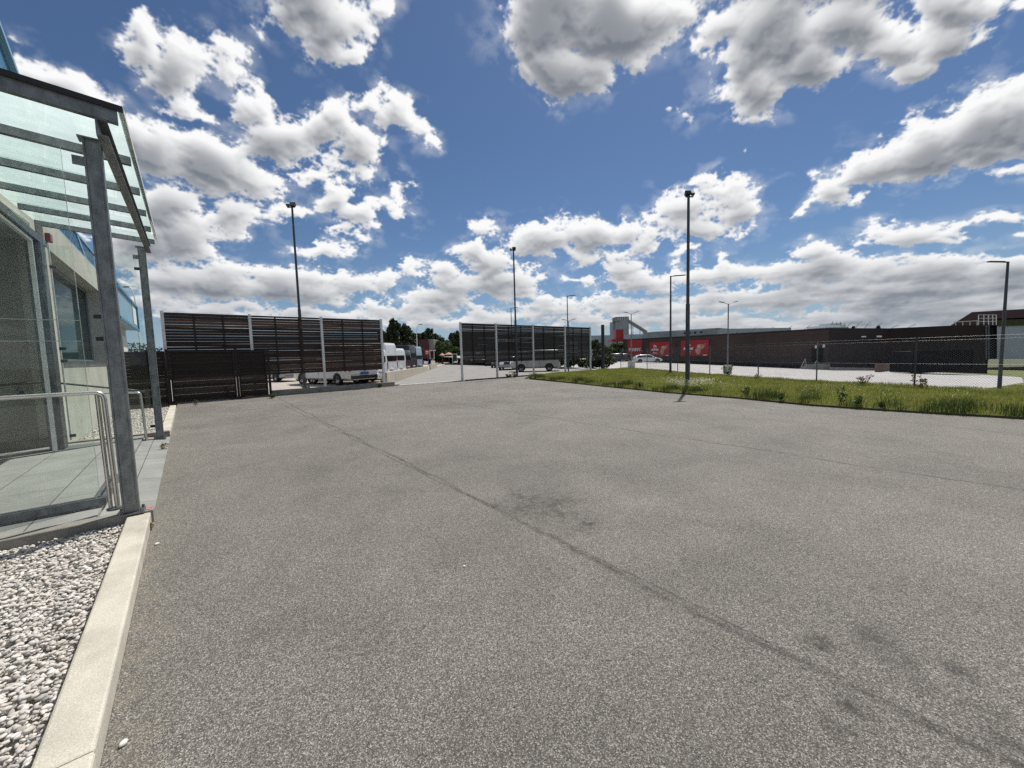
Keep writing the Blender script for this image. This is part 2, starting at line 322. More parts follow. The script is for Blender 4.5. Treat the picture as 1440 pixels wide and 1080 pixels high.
def asphalt():
    m, t, p, o = new_mat('worn_asphalt')
    g = nd(t, 'ShaderNodeNewGeometry').outputs['Position']
    vo = nd(t, 'ShaderNodeTexVoronoi', feature='F1'); vo.inputs['Scale'].default_value = 235; t.links.new(g, vo.inputs['Vector'])
    chip = nd(t, 'ShaderNodeSeparateColor'); t.links.new(vo.outputs['Color'], chip.inputs[0])
    col = ramp(t, chip.outputs[0], [(0, (.044, .042, .039)), (.30, (.114, .108, .099)), (.62, (.22, .206, .184)), (.84, (.40, .375, .335)), (1, (.80, .76, .69))])
    vo2 = nd(t, 'ShaderNodeTexVoronoi', feature='F1'); vo2.inputs['Scale'].default_value = 120; t.links.new(g, vo2.inputs['Vector'])
    c2 = nd(t, 'ShaderNodeSeparateColor'); t.links.new(vo2.outputs['Color'], c2.inputs[0])
    col = mixc(t, .34, col, ramp(t, c2.outputs[0], [(0, (.07, .065, .058)), (.5, (.18, .168, .15)), (.9, (.28, .262, .233)), (1, (.52, .49, .44))]))
    # broad tone, patches and scuffs
    big = ramp(t, noise(t, g, .33, 6, .62, .5), [(.3, (.60, .602, .607)), (.5, (.745, .74, .73)), (.7, (.86, .852, .838))])
    col = mixc(t, 1., col, big, 'MULTIPLY')
    mid = ramp(t, noise(t, g, 1.3, 5, .62, .4), [(.28, .86), (.66, 1.07)])
    col = mixc(t, 1., col, mid, 'MULTIPLY')
    sp2 = nd(t, 'ShaderNodeSeparateXYZ'); t.links.new(g, sp2.inputs[0])
    wob = noise(t, g, .7, 3, .6)
    def seam(ax, ay, bx, by, w, depth, wamp, w0=.42, w1=.58):
        L = math.hypot(bx-ax, by-ay); nx, ny = -(by-ay)/L, (bx-ax)/L; c0 = nx*ax+ny*ay
        d = mth(t, 'ADD', mth(t, 'MULTIPLY', sp2.outputs[0], nx), mth(t, 'MULTIPLY', sp2.outputs[1], ny))
        d = mth(t, 'ADD', mth(t, 'SUBTRACT', d, c0), mth(t, 'MULTIPLY', mth(t, 'SUBTRACT', wob, .5), wamp))
        d = mth(t, 'ABSOLUTE', d)
        f = mth(t, 'SUBTRACT', 1., mth(t, 'MINIMUM', mth(t, 'DIVIDE', d, w), 1.))
        brk = ramp(t, noise(t, g, 1.3, 4, .7), [(w0-.1, .15), (w1, 1.)])
        rag = ramp(t, noise(t, g, 16., 4, .75), [(.35, .25), (.6, 1.35)])
        return mth(t, 'MULTIPLY', mth(t, 'MULTIPLY', mth(t, 'MULTIPLY', f, brk), rag), depth)
    A = [G(*q) for q in ((400, 556), (480, 605), (690, 712), (1300, 1010), (640, 567), (1440, 690), (1000, 562), (1440, 612))]
    fs = [seam(A[2].x, A[2].y, A[1].x, A[1].y, .045, .75, .34), seam(A[2].x, A[2].y, A[3].x, A[3].y, .020, .85, .16),
          seam(A[4].x, A[4].y, A[5].x, A[5].y, .045, .7, .3), seam(A[6].x, A[6].y, A[7].x, A[7].y, .08, .4, .3)]
    tot = fs[0]
    for q in fs[1:]: tot = mth(t, 'MAXIMUM', tot, q)
    # dark oily patches
    for (x, y, r1, e) in ((770, 712, .55, .50), (815, 738, .25, .5), (735, 700, .35, .45), (1150, 908, .13, .6), (1232, 905, .16, .55), (1265, 930, .12, .5), (1195, 998, .10, .65), (1180, 1030, .08, .6), (1350, 945, .10, .5), (1385, 1000, .10, .5), (1425, 1048, .11, .55), (1300, 965, .07, .45), (755, 700, .16, .6), (790, 722, .2, .6), (825, 738, .13, .6), (700, 712, .12, .5), (390, 880, .22, .18), (280, 800, .3, .15), (560, 690, .35, .14), (900, 620, .8, .12), (500, 880, .35, .12), (330, 590, 1.1, .16), (620, 780, .3, .12), (1000, 800, .4, .14), (860, 560, 1.4, .16), (460, 650, .9, .1)):
        c = G(x, y)
        cv = nd(t, 'ShaderNodeVectorMath', operation='DISTANCE'); t.links.new(g, cv.inputs[0]); cv.inputs[1].default_value = c
        nn = noise(t, g, 2.2/r1**.5, 4, .65)
        d = mth(t, 'ADD', mth(t, 'DIVIDE', cv.outputs['Value'], r1), mth(t, 'MULTIPLY', mth(t, 'SUBTRACT', nn, .5), 2.6))
        f = mth(t, 'MULTIPLY', mth(t, 'SUBTRACT', 1., mth(t, 'MINIMUM', mth(t, 'MAXIMUM', d, 0.), 1.)), min(.85, e*1.35))
        f = mth(t, 'MULTIPLY', f, ramp(t, noise(t, g, 11., 5, .75), [(.38, .15), (.60, 1.2)]))
        tot = mth(t, 'MAXIMUM', tot, f)
    col = mixc(t, tot, col, (.035, .033, .031))
    # sandy dust along the kerb and in blotches
    dust = mth(t, 'SUBTRACT', 1., mth(t, 'MINIMUM', mth(t, 'DIVIDE', mth(t, 'ABSOLUTE', mth(t, 'ADD', sp2.outputs[0], .38)), .25), 1.))
    dust = mth(t, 'MULTIPLY', dust, ramp(t, noise(t, g, 6, 4, .6), [(.45, 0.), (.7, .45)]))
    col = mixc(t, dust, col, (.24, .20, .14))
    t.links.new(col, p.inputs['Base Color']); p.inputs['Roughness'].default_value = .82; p.inputs['Specular IOR Level'].default_value = .35
    bump(t, p, vo.outputs['Distance'], .55, .006)
    return m
Mt['asphalt'] = asphalt()
Mt['lane'] = mat('light_worn_asphalt', (.26, .25, .235), (.20, .19, .175), .9, .85, grain=.25, gscale=40, bmp=.2, bscale=60)
Mt['park'] = mat('pinkish_concrete_yard', (.42, .375, .33), (.34, .30, .265), .7, .9, grain=.08, gscale=30)
def lot_mat():
    m, t, p, o = new_mat('pale_lot_paving')
    g = nd(t, 'ShaderNodeNewGeometry').outputs['Position']
    col = ramp(t, noise(t, g, .6, 6, .6), [(.3, (.35, .34, .33)), (.7, (.46, .45, .435))])
    v = nd(t, 'ShaderNodeTexBrick'); v.inputs['Scale'].default_value = 1; v.inputs['Brick Width'].default_value = 2.4; v.inputs['Row Height'].default_value = .6; v.inputs['Mortar Size'].default_value = .035
    v.inputs['Color1'].default_value = (1, 1, 1, 1); v.inputs['Color2'].default_value = (.9, .9, .9, 1); v.inputs['Mortar'].default_value = (.68, .68, .66, 1)
    mp = nd(t, 'ShaderNodeMapping'); mp.inputs['Rotation'].default_value = (0, 0, R_(40)); t.links.new(g, mp.inputs[0]); t.links.new(mp.outputs[0], v.inputs[0])
    col = mixc(t, 1., col, v.outputs[0], 'MULTIPLY'); t.links.new(col, p.inputs['Base Color']); p.inputs['Roughness'].default_value = .85
    return m
Mt['lot'] = lot_mat()
def paving_mat():
    m, t, p, o = new_mat('grey_paving_slabs')
    g = nd(t, 'ShaderNodeNewGeometry').outputs['Position']
    col = ramp(t, noise(t, g, 2.2, 6, .62), [(.3, (.21, .215, .205)), (.7, (.31, .315, .295))])
    v = nd(t, 'ShaderNodeTexBrick', offset=.5); v.inputs['Scale'].default_value = 1; v.inputs['Brick Width'].default_value = 1.2; v.inputs['Row Height'].default_value = .62; v.inputs['Mortar Size'].default_value = .006
    v.inputs['Color1'].default_value = (1, 1, 1, 1); v.inputs['Color2'].default_value = (.9, .9, .9, 1); v.inputs['Mortar'].default_value = (.3, .3, .28, 1)
    mp = nd(t, 'ShaderNodeMapping'); mp.inputs['Rotation'].default_value = (0, 0, R_(90)); t.links.new(g, mp.inputs[0]); t.links.new(mp.outputs[0], v.inputs[0])
    col = mixc(t, 1., col, v.outputs[0], 'MULTIPLY')
    col = mixc(t, 1., col, ramp(t, noise(t, g, 160, 2, .6), [(.3, .9), (.7, 1.1)]), 'MULTIPLY')
    t.links.new(col, p.inputs['Base Color']); p.inputs['Roughness'].default_value = .7
    bump(t, p, noise(t, g, 80, 4, .6), .12, .01)
    return m
Mt['paving'] = paving_mat()
def island_mat(name, stops, rough=.7, trans=0., var=None, straw=None):
    m, t, p, o = new_mat(name)
    g = nd(t, 'ShaderNodeNewGeometry')
    c = ramp(t, g.outputs['Random Per Island'], stops)
    if var: c = mixc(t, 1., c, ramp(t, noise(t, g.outputs['Position'], var, 3, .6), [(.3, .65), (.7, 1.3)]), 'MULTIPLY')
    if straw: c = mixc(t, ramp(t, noise(t, g.outputs['Position'], 1.1, 5, .7), [(.40, 0.), (.62, .9)]), c, straw)
    t.links.new(c, p.inputs['Base Color']); p.inputs['Roughness'].default_value = rough
    if trans:
        tr = nd(t, 'ShaderNodeBsdfTranslucent'); t.links.new(c, tr.inputs[0]); ms = nd(t, 'ShaderNodeMixShader'); ms.inputs[0].default_value = trans
        t.links.new(p.outputs[0], ms.inputs[1]); t.links.new(tr.outputs[0], ms.inputs[2]); t.links.new(ms.outputs[0], o.inputs[0])
    return m
Mt['pebble'] = island_mat('marble_pebbles', [(0, (.36, .335, .315)), (.2, (.50, .47, .43)), (.5, (.60, .57, .53)), (.75, (.57, .51, .455)), (.9, (.74, .72, .68)), (1, (.42, .41, .41))], .7, var=45)
Mt['grass'] = island_mat('meadow_grass', [(0, (.075, .105, .016)), (.35, (.145, .195, .028)), (.65, (.22, .275, .042)), (.85, (.36, .37, .08)), (1, (.44, .38, .16))], .6, .5, var=.7, straw=(.33, .32, .09))
Mt['leaf_dark'] = island_mat('dark_foliage', [(0, (.018, .030, .012)), (.6, (.035, .055, .018)), (1, (.06, .085, .028))], .6, .25, var=.8)
Mt['leaf_mid'] = island_mat('green_foliage', [(0, (.035, .06, .016)), (.6, (.06, .10, .025)), (1, (.11, .14, .035))], .6, .3, var=.8)
Mt['weed'] = island_mat('weed_leaves', [(0, (.03, .055, .012)), (.6, (.07, .11, .025)), (1, (.13, .16, .05))], .6, .3)
Mt['flower'] = island_mat('pale_blossoms', [(0, (.75, .75, .55)), (.5, (.80, .80, .70)), (1, (.75, .68, .30))], .7, .3)
Mt['dry'] = island_mat('dry_weeds', [(0, (.14, .08, .03)), (1, (.28, .20, .09))], .7, .2)
Mt['soil'] = mat('soil_and_thatch', (.075, .085, .025), (.04, .045, .018), 3, .95, bmp=.4, bscale=20)
Mt['lawn'] = mat('short_lawn', (.135, .15, .035), (.09, .11, .022), 1.1, .9, bmp=.5, bscale=30, grain=.25, gscale=22)
Mt['far_ground'] = mat('far_ground', (.11, .115, .06), (.08, .085, .045), .05, .95)

def glass_mat(name, tint, gl=1.0, milky=0., milk=(.8, .9, .86)):
    m, t, p, o = new_mat(name); t.nodes.remove(p)
    tr = nd(t, 'ShaderNodeBsdfTransparent'); tr.inputs[0].default_value = tint+(1,)
    gs = nd(t, 'ShaderNodeBsdfGlossy'); gs.inputs['Roughness'].default_value = .02; gs.inputs['Color'].default_value = (gl, gl, gl, 1)
    fr = nd(t, 'ShaderNodeFresnel'); fr.inputs['IOR'].default_value = 1.45
    ms = nd(t, 'ShaderNodeMixShader'); bf = nd(t, 'ShaderNodeNewGeometry').outputs['Backfacing']; t.links.new(mth(t, 'MULTIPLY', fr.outputs[0], mth(t, 'SUBTRACT', 1.0, bf)), ms.inputs[0]); t.links.new(gs.outputs[0], ms.inputs[2])
    if milky:
        g = nd(t, 'ShaderNodeNewGeometry').outputs['Position']
        tl = nd(t, 'ShaderNodeBsdfTranslucent'); df = nd(t, 'ShaderNodeBsdfDiffuse')
        c = mixc(t, ramp(t, noise(t, g, 1.6, 5, .6), [(.35, 0.), (.65, 1.)]), milk, tuple(x*.88 for x in milk))
        t.links.new(c, tl.inputs[0]); t.links.new(c, df.inputs[0])
        m2 = nd(t, 'ShaderNodeMixShader'); m2.inputs[0].default_value = .25; t.links.new(tl.outputs[0], m2.inputs[1]); t.links.new(df.outputs[0], m2.inputs[2])
        m3 = nd(t, 'ShaderNodeMixShader')
        t.links.new(ramp(t, noise(t, g, 5, 5, .65), [(.3, milky-.08), (.7, milky+.08)]), m3.inputs[0])
        t.links.new(tr.outputs[0], m3.inputs[1]); t.links.new(m2.outputs[0], m3.inputs[2]); t.links.new(m3.outputs[0], ms.inputs[1])
    else: t.links.new(tr.outputs[0], ms.inputs[1])
    t.links.new(ms.outputs[0], o.inputs[0]); return m
Mt['glass'] = glass_mat('clear_greenish_glass', (.93, .96, .945))
Mt['canopy_glass'] = glass_mat('frosted_canopy_glass', (.90, .96, .94), .6, .84, (.88, 1., .975))
Mt['window_glass'] = glass_mat('tinted_window_glass', (.48, .60, .58), .55)
Mt['frame_grey'] = mat('grey_window_frame', (.16, .19, .20), None, 4, .4)
Mt['blind_grey'] = mat('grey_green_blind', (.30, .33, .31), (.24, .27, .255), 2, .8)
Mt['glass_edge'] = mat('glass_edge', (.45, .55, .50), None, 4, .2)

# ------------------------------------------------------------------ mesh helpers
class MB:
    def __init__(s): s.v = []; s.f = []
    def add(s, vs, fs):
        b = len(s.v); s.v += [tuple(v) for v in vs]; s.f += [tuple(i+b for i in f) for f in fs]; return s
    def box(s, a, b):
        (x0, y0, z0), (x1, y1, z1) = a, b
        return s.hexa([(x0, y0, z0), (x1, y0, z0), (x1, y1, z0), (x0, y1, z0)], [(x0, y0, z1), (x1, y0, z1), (x1, y1, z1), (x0, y1, z1)])
    def hexa(s, lo, hi):
        return s.add(list(lo)+list(hi), [(3, 2, 1, 0), (4, 5, 6, 7), (0, 1, 5, 4), (1, 2, 6, 5), (2, 3, 7, 6), (3, 0, 4, 7)])
    def bar(s, p, q, w, h, up=(0, 0, 1)):
        p, q = Vector(p), Vector(q); d = (q-p).normalized(); u = Vector(up); sd_ = d.cross(u)
        if sd_.length < 1e-4: sd_ = d.cross(Vector((0, 1, 0)))
        sd_.normalize(); u = sd_.cross(d)
        a = sd_*w/2; b = u*h/2
        return s.hexa([p-a-b, p+a-b, p+a+b, p-a+b], [q-a-b, q+a-b, q+a+b, q-a+b])
    def tube(s, pts, r, n=10, r2=None):
        pts = [Vector(p) for p in pts]; k = len(pts); vs = []; fs = []
        prev = None
        for i, p in enumerate(pts):
            d = (pts[min(i+1, k-1)]-pts[max(i-1, 0)]).normalized()
            a = (prev - d*prev.dot(d)) if prev is not None else (Vector((0, 0, 1)) if abs(d.z) < .9 else Vector((1, 0, 0))); a = (a-d*a.dot(d)).normalized()
            prev = a; b = d.cross(a); rr = r if r2 is None else r+(r2-r)*i/(k-1)
            for j in range(n):
                t = 2*math.pi*j/n; vs.append(p+a*math.cos(t)*rr+b*math.sin(t)*rr)
        for i in range(k-1):
            for j in range(n):
                j2 = (j+1) % n; fs.append((i*n+j, i*n+j2, (i+1)*n+j2, (i+1)*n+j))
        fs.append(tuple(range(n))[::-1]); fs.append(tuple((k-1)*n+j for j in range(n)))
        return s.add(vs, fs)
    def cone(s, p, r1, q, r2, n=16): return s.tube([p, q], r1, n, r2)
    def prism(s, poly, z0, z1):
        n = len(poly); vs = [(x, y, z0 if not callable(z0) else z0(x, y)) for x, y in poly]+[(x, y, z1 if not callable(z1) else z1(x, y)) for x, y in poly]
        fs = [tuple(range(n))[::-1], tuple(range(n, 2*n))]+[(i, (i+1) % n, n+(i+1) % n, n+i) for i in range(n)]
        return s.add(vs, fs)
    def mesh(s, name):
        me = bpy.data.meshes.new(name); me.from_pydata(s.v, [], s.f); me.validate(); me.update(); return me
    def build(s, name, m, parent=None, smooth=False, bevel=0):
        me = s.mesh(name); return link(name, me, m, parent, smooth, bevel)
def link(name, me, m, parent=None, smooth=False, bevel=0):
    if isinstance(m, str): m = Mt[m]
    if m is not None: me.materials.clear(); me.materials.append(m)
    if smooth:
        me.polygons.foreach_set('use_smooth', [True]*len(me.polygons)); 
        try: me.set_sharp_from_angle(angle=R_(40))
        except Exception: pass
    o = bpy.data.objects.new(name, me); COL.objects.link(o)
    if parent is not None: o.parent = parent
    if bevel:
        b = o.modifiers.new('bevel', 'BEVEL'); b.width = bevel; b.segments = 2; b.limit_method = 'ANGLE'
    return o
def npmesh(name, verts, faces, k):              # verts (n,3), faces (m,k)
    me = bpy.data.meshes.new(name); n, m_ = len(verts), len(faces)
    me.vertices.add(n); me.vertices.foreach_set('co', verts.astype(np.float32).ravel())
    me.loops.add(m_*k); me.loops.foreach_set('vertex_index', faces.astype(np.int32).ravel())
    me.polygons.add(m_); me.polygons.foreach_set('loop_start', np.arange(0, m_*k, k, dtype=np.int32))
    me.update(calc_edges=True); return me
def tag(o, label=None, cat=None, group=None, kind=None):
    if label: o['label'] = label
    if cat: o['category'] = cat
    if group: o['group'] = group
    if kind: o['kind'] = kind
    return o
def thing(name, loc, label, cat, group=None, rz=0.):
    o = bpy.data.objects.new(name, None); COL.objects.link(o); o.empty_display_size = .2
    o.location = loc; o.rotation_euler = (0, 0, rz); return tag(o, label, cat, group)
def kids(o): return [c for c in list(bpy.data.objects) if c.parent == o]
def dup(o, loc, rz, label, parent=None):
    c = o.copy(); COL.objects.link(c)
    if parent is None: c.location = loc; c.rotation_euler = (0, 0, rz); c['label'] = label
    else: c.parent = parent
    for k_ in kids(o): dup(k_, None, None, None, c)
    return c
def structure(o): o['kind'] = 'structure'; return o
def text_mesh(body, size, name, m, parent, mtx, ext=.004, bold=0., align='LEFT', space=1.):
    cu = bpy.data.curves.new('lettering', 'FONT'); cu.body = body; cu.size = size; cu.extrude = ext; cu.offset = bold; cu.align_x = align; cu.space_line = space
    to = bpy.data.objects.new('tmp', cu); COL.objects.link(to)
    dg = bpy.context.evaluated_depsgraph_get(); me = bpy.data.meshes.new_from_object(to.evaluated_get(dg))
    bpy.data.objects.remove(to); me.name = name
    o = link(name, me, m, parent); o.matrix_local = mtx; return o

# ------------------------------------------------------------------ ground
FENY = 21.13
# terrain sheet under everything
xs = sorted(set([-1500, -900, -500, -300, -180, -120, -80, -60, -45, -30, -20, -10, 0, 10]+list(range(12, 130, 3))+[135, 150, 180, 240, 320, 500, 900, 1500]))
ys = sorted(set([-1500, -900, -500, -300, -180, -120, -80, -60, -45]+list(range(-36, 96, 3))+[100, 110, 130, 160, 200, 300, 500, 900, 1500]))
def gz(x, y):
    base = -.12
    k_ = min(max((x-17.)/6., 0), 1)*min(max((46-y)/6., 0), 1)
    zl = max(lotz(x, y), -4.5)-.10
    return base*(1-k_)+min(zl, base)*k_
mb = MB(); nx, ny = len(xs), len(ys)
mb.add([(x, y, gz(x, y)) for y in ys for x in xs], [(j*nx+i, j*nx+i+1, (j+1)*nx+i+1, (j+1)*nx+i) for j in range(ny-1) for i in range(nx-1)])
structure(mb.build('ground', 'far_ground'))
gf = [G(*q) for q in ((735, 533), (840, 543), (940, 553), (1040, 561), (1140, 571), (1240, 578), (1440, 590))]
front = [(26.8, 21.0), (16.46, 18.44)]+[(p.x, p.y) for p in gf[1:]]+[(12.9, -3.5), (13.2, -12)]
mb = MB(); pl = [(-.377, FENY-.1), (-.377, -14)]+[(13.4, -14)]+[(x, y) for x, y in front[::-1] if y < 18.5]+[(17.5, 19.4), (19.5, FENY-.1)]
mb.prism([(x+(.12 if x > 5 else 0), y) for x, y in pl], -.15, 0.0); structure(mb.build('asphalt_yard', 'asphalt'))
mb = MB(); mb.prism([(-20, FENY-.1), (9.3, FENY-.1), (9.14, 22.4), (30, 53), (45, 75), (30, 120), (-60, 120), (-60, FENY-.1)], -.14, lambda x, y: .08); structure(mb.build('car_park', 'park'))
mb = MB(); mb.prism([(9.3, FENY-.1), (19.5, FENY-.1), (27.5, 21.6), (30, 24), (45, 35), (90, 60), (140, 120), (45, 120), (45, 75), (30, 53), (9.14, 22.4)], -.16, .004); structure(mb.build('lane', 'lane'))
# pale strip where the lane meets the yard
mb = MB(); mb.box((9.2, FENY-.22, -.1), (13.5, FENY-.0, .03)); structure(mb.build('threshold_strip', 'white_wall'))
mb = MB(); mb.box((13.7, FENY-.34, -.1), (19.4, FENY-.16, .05)); structure(mb.build('edge_strip', 'black'))  # black strip added as the dark shadow line along the fence foot
# supermarket car park
l0 = [(17.2, 20.7), (29.04+.2, .4)]
lotpoly = [LOT(1350, 553), LOT(1440, 538), LOT(1490, 535)]
LP = [(p.x, p.y) for p in lotpoly]+[(76, -3.5), (90, 6), (80, 60), (70, 90), (40, 70), (33, 40), (27.8, 21.2), (24.8, 12), (23.2, 8.4), (21.6, 5.2), (20.9, 2.2)]
mb = MB(); mb.prism(LP, lambda x, y: lotz(x, y)-.15, lotz); lot_o = structure(mb.build('supermarket_car_park', 'lot'))
# lawn on the right
mb = MB(); L2 = [(20.4, 1.0), (29.5, .1), (LP[1][0], LP[1][1]), (75, -4.2), (86, 8), (110, 10), (110, -40), (20, -40), (17, -10), (19, -1)]
mb.prism(L2, lambda x, y: max(lotz(x, y), -4.6)-.3, lambda x, y: max(lotz(x, y), -4.4)+.02); structure(mb.build('lawn', 'lawn'))

# ------------------------------------------------------------------ kerbs, terrace, gravel bed
mb = MB()

for y0, y1, d_ in ((-14, -3, 0), (-3, -.4, 0), (-.396, 2.13, .002), (2.136, 5.296, -.002), (11.345, 13.7, 0), (13.706, 16.1, .003), (16.106, 18.5, 0)): mb.box((-.553, y0, -.1), (-.377+d_, y1, .115+d_))

structure(mb.build('kerb', 'kerb', bevel=.012))
mb = MB(); mb.box((-12, 5.30, -.1), (-.36, 5.46, .13)); structure(mb.build('terrace_edge', 'kerb_side', bevel=.01))
mb = MB(); mb.box((-1.85, 11.2, -.1), (-.375, 11.34, .15)); structure(mb.build('terrace_edge', 'kerb_side', bevel=.01))
mb = MB(); mb.hexa([(-.78, 5.46, -.1), (-.372, 5.46, -.1), (-.372, 11.2, -.1), (-.78, 11.2, -.1)], [(-.78, 5.46, .085), (-.372, 5.46, .035), (-.372, 11.2, .02), (-.78, 11.2, .07)])
mb.box((-12, 5.46, -.1), (-.785, 11.2, .115))
structure(mb.build('terrace', 'paving'))
mb = MB(); mb.box((-12, -14, -.12), (-.55, 5.3, .0)); mb.box((-2.0, 11.34, -.12), (-.56, 18.5, .02)); structure(mb.build('gravel_base', 'concrete'))

def ico(sub):
    import bmesh
    bm = bmesh.new(); bmesh.ops.create_icosphere(bm, subdivisions=sub, radius=1.)
    v = np.array([x.co[:] for x in bm.verts], np.float32); f = np.array([[q.index for q in p.verts] for p in bm.faces], np.int32); bm.free(); return v, f
def pebbles(name, pos, size, sub, jit):
    v, f = ico(sub); n = len(pos); nv = len(v)
    sc_ = size[:, None]*np.stack([rng.uniform(.75, 1.35, n), rng.uniform(.6, .95, n), rng.uniform(.38, .62, n)], 1)
    P = v[None]*(1+rng.normal(0, jit, (n, nv, 1)))*sc_[:, None, :]
    a = rng.uniform(0, 6.283, n); b = rng.normal(0, .33, n)
    c, s = np.cos(b)[:, None], np.sin(b)[:, None]
    x, y, z = P[..., 0], P[..., 1], P[..., 2]
    x, z = x*c+z*s, -x*s+z*c
    c, s = np.cos(a)[:, None], np.sin(a)[:, None]
    x, y = x*c-y*s, x*s+y*c
    P = np.stack([x, y, z], 2)+pos[:, None, :]
    F = f[None]+(np.arange(n)*nv)[:, None, None]
    me = npmesh(name, P.reshape(-1, 3), F.reshape(-1, 3), 3)
    o = link(name, me, 'pebble', smooth=False); me.polygons.foreach_set('use_smooth', [True]*len(me.polygons)); return o
n = 27000
px_ = rng.uniform(-2.35, -.565, n); py_ = rng.uniform(1.0, 5.28, n); keep = (px_ > -.3-.42*py_)
px_, py_ = px_[keep], py_[keep]; n = len(px_)
pos = np.stack([px_, py_, rng.uniform(.016, .056, n)], 1)
tag(pebbles('gravel', pos, rng.uniform(.0075, .0175, n)*np.where(rng.random(n) < .06, 1.45, 1.), 2, .06), 'white and pinkish marble pebbles filling the bed beside the near kerb', 'gravel', kind='stuff')
n = 9000
pos = np.stack([rng.uniform(-1.84, -.57, n), rng.uniform(11.35, 18.5, n), rng.uniform(.02, .075, n)], 1)
tag(pebbles('gravel', pos, rng.uniform(.016, .03, n), 1, .07), 'white pebbles below the office wall beyond the terrace', 'gravel', kind='stuff')

CFH = Vector((CF.x, CF.y, 0))
def zat(P, x, y):                               # height that the picture point (x, y) has above / below the place P
    d = ray(x, y); t = (P.x*CF.x+P.y*CF.y)/(d.x*CF.x+d.y*CF.y); return EYE+t*d.z
def onplane(x, y, P, nrm):
    d = ray(x, y); t = ((P.x)*nrm[0]+P.y*nrm[1])/(d.x*nrm[0]+d.y*nrm[1]); return ORG+d*t

# ------------------------------------------------------------------ entrance canopy
cp = thing('entrance_canopy', (-.52, 5.36, .13), 'galvanised steel entrance canopy with frosted glass roof at the left', 'canopy')
O_ = Vector(cp.location)
def L_(x, y, z): return (x-O_.x, y-O_.y, z-O_.z)
for (y, z0, z1) in ((5.36, .13, 3.69), (10.9, .06, 3.97)):
    mb = MB()                                   # channel section post
    mb.box(L_(-.58, y-.055, z0+.012), L_(-.565, y+.055, z1)); mb.box(L_(-.475, y-.055, z0+.012), L_(-.46, y+.055, z1)); mb.box(L_(-.565, y-.05, z0+.012), L_(-.475, y-.035, z1))
    p_ = mb.build('post', 'galv', cp, bevel=.002)
    mb = MB(); mb.box(L_(-.62, y-.09, z0-.0), L_(-.42, y+.09, z0+.012))
    for bx_ in (-.60, -.44):
        for by_ in (-.075, .075): mb.tube([L_(bx_, y+by_, z0+.012), L_(bx_, y+by_, z0+.04)], .012, 6)
    mb.build('base_plate', 'galv', p_)
    mb = MB(); mb.box(L_(-.61, y-.07, z1), L_(-.43, y+.07, z1+.012)); mb.build('head_plate', 'galv', p_); mb = MB(); mb.box(L_(-.66, y-.02, z1-.24), L_(-.58, y-.005, z1-.16)); mb.build('lug', 'galv', p_)
def rb_(y, d): return 3.875+.046*(y-5.02)-.105-d
mb = MB(); ya, yb = 5.0, 11.0
for x0, x1, d0, d1 in ((-.455, -.443, .15, 0.), (-.443, -.38, .15, .138), (-.443, -.38, .012, 0.)):
    mb.hexa([L_(x0, ya, rb_(ya, d0)), L_(x1, ya, rb_(ya, d0)), L_(x1, yb, rb_(yb, d0)), L_(x0, yb, rb_(yb, d0))], [L_(x0, ya, rb_(ya, d1)), L_(x1, ya, rb_(ya, d1)), L_(x1, yb, rb_(yb, d1)), L_(x0, yb, rb_(yb, d1))])
mb.build('side_beam', 'galv', cp)
def rz_(x, y): return 3.875-.055*(x+.3)+.046*(y-5.02)
for i, y in enumerate((5.02, 6.17, 7.33, 8.49, 9.65, 10.81)):
    mb = MB(); h = .115 if i == 0 else .09; x0, x1 = (-2.3 if i == 0 else -1.82), -.31
    mb.hexa([L_(x0, y-.03, rz_(x0, y)-h), L_(x1, y-.03, rz_(x1, y)-h), L_(x1, y+.03, rz_(x1, y)-h), L_(x0, y+.03, rz_(x0, y)-h)], [L_(x0, y-.03, rz_(x0, y)-.004), L_(x1, y-.03, rz_(x1, y)-.004), L_(x1, y+.03, rz_(x1, y)-.004), L_(x0, y+.03, rz_(x0, y)-.004)]); mb.build('rafter', 'galv', cp, bevel=.002)
def slab(x0, x1, y0, y1, za, zb, nm, m):
    mb = MB(); mb.hexa([L_(x, y, rz_(x, y)+za) for x, y in ((x0, y0), (x1, y0), (x1, y1), (x0, y1))], [L_(x, y, rz_(x, y)+zb) for x, y in ((x0, y0), (x1, y0), (x1, y1), (x0, y1))]); o = mb.build(nm, m, cp)
    if m == 'canopy_glass':
        o.data.materials.append(Mt['glass'])
        for f in o.data.polygons: f.material_index = 0 if f.normal.z > .5 else 1
slab(-2.3, -.27, 4.965, 5.005, -.01, .035, 'edge_seal', 'black')
for y0, y1 in ((5.01, 7.325), (7.335, 9.645), (9.655, 10.88)): slab(-1.9, -.27, y0, y1, .0, .016, 'roof_pane', 'canopy_glass')
slab(-.30, -.262, 4.97, 10.9, .018, .03, 'edge_strip', 'galv_light'); slab(-.268, -.262, 4.97, 10.9, -.02, .018, 'edge_strip', 'galv_light')
mb = MB(); mb.box(L_(-1.92, 5.2, 3.80), L_(-1.80, 11.0, 3.925)); mb.build('wall_beam', 'galv', cp, bevel=.003)
mb = MB(); mb.box(L_(-1.97, 10.55, .12), L_(-1.79, 10.82, 3.795)); mb.build('rear_column', 'galv', cp, bevel=.004)

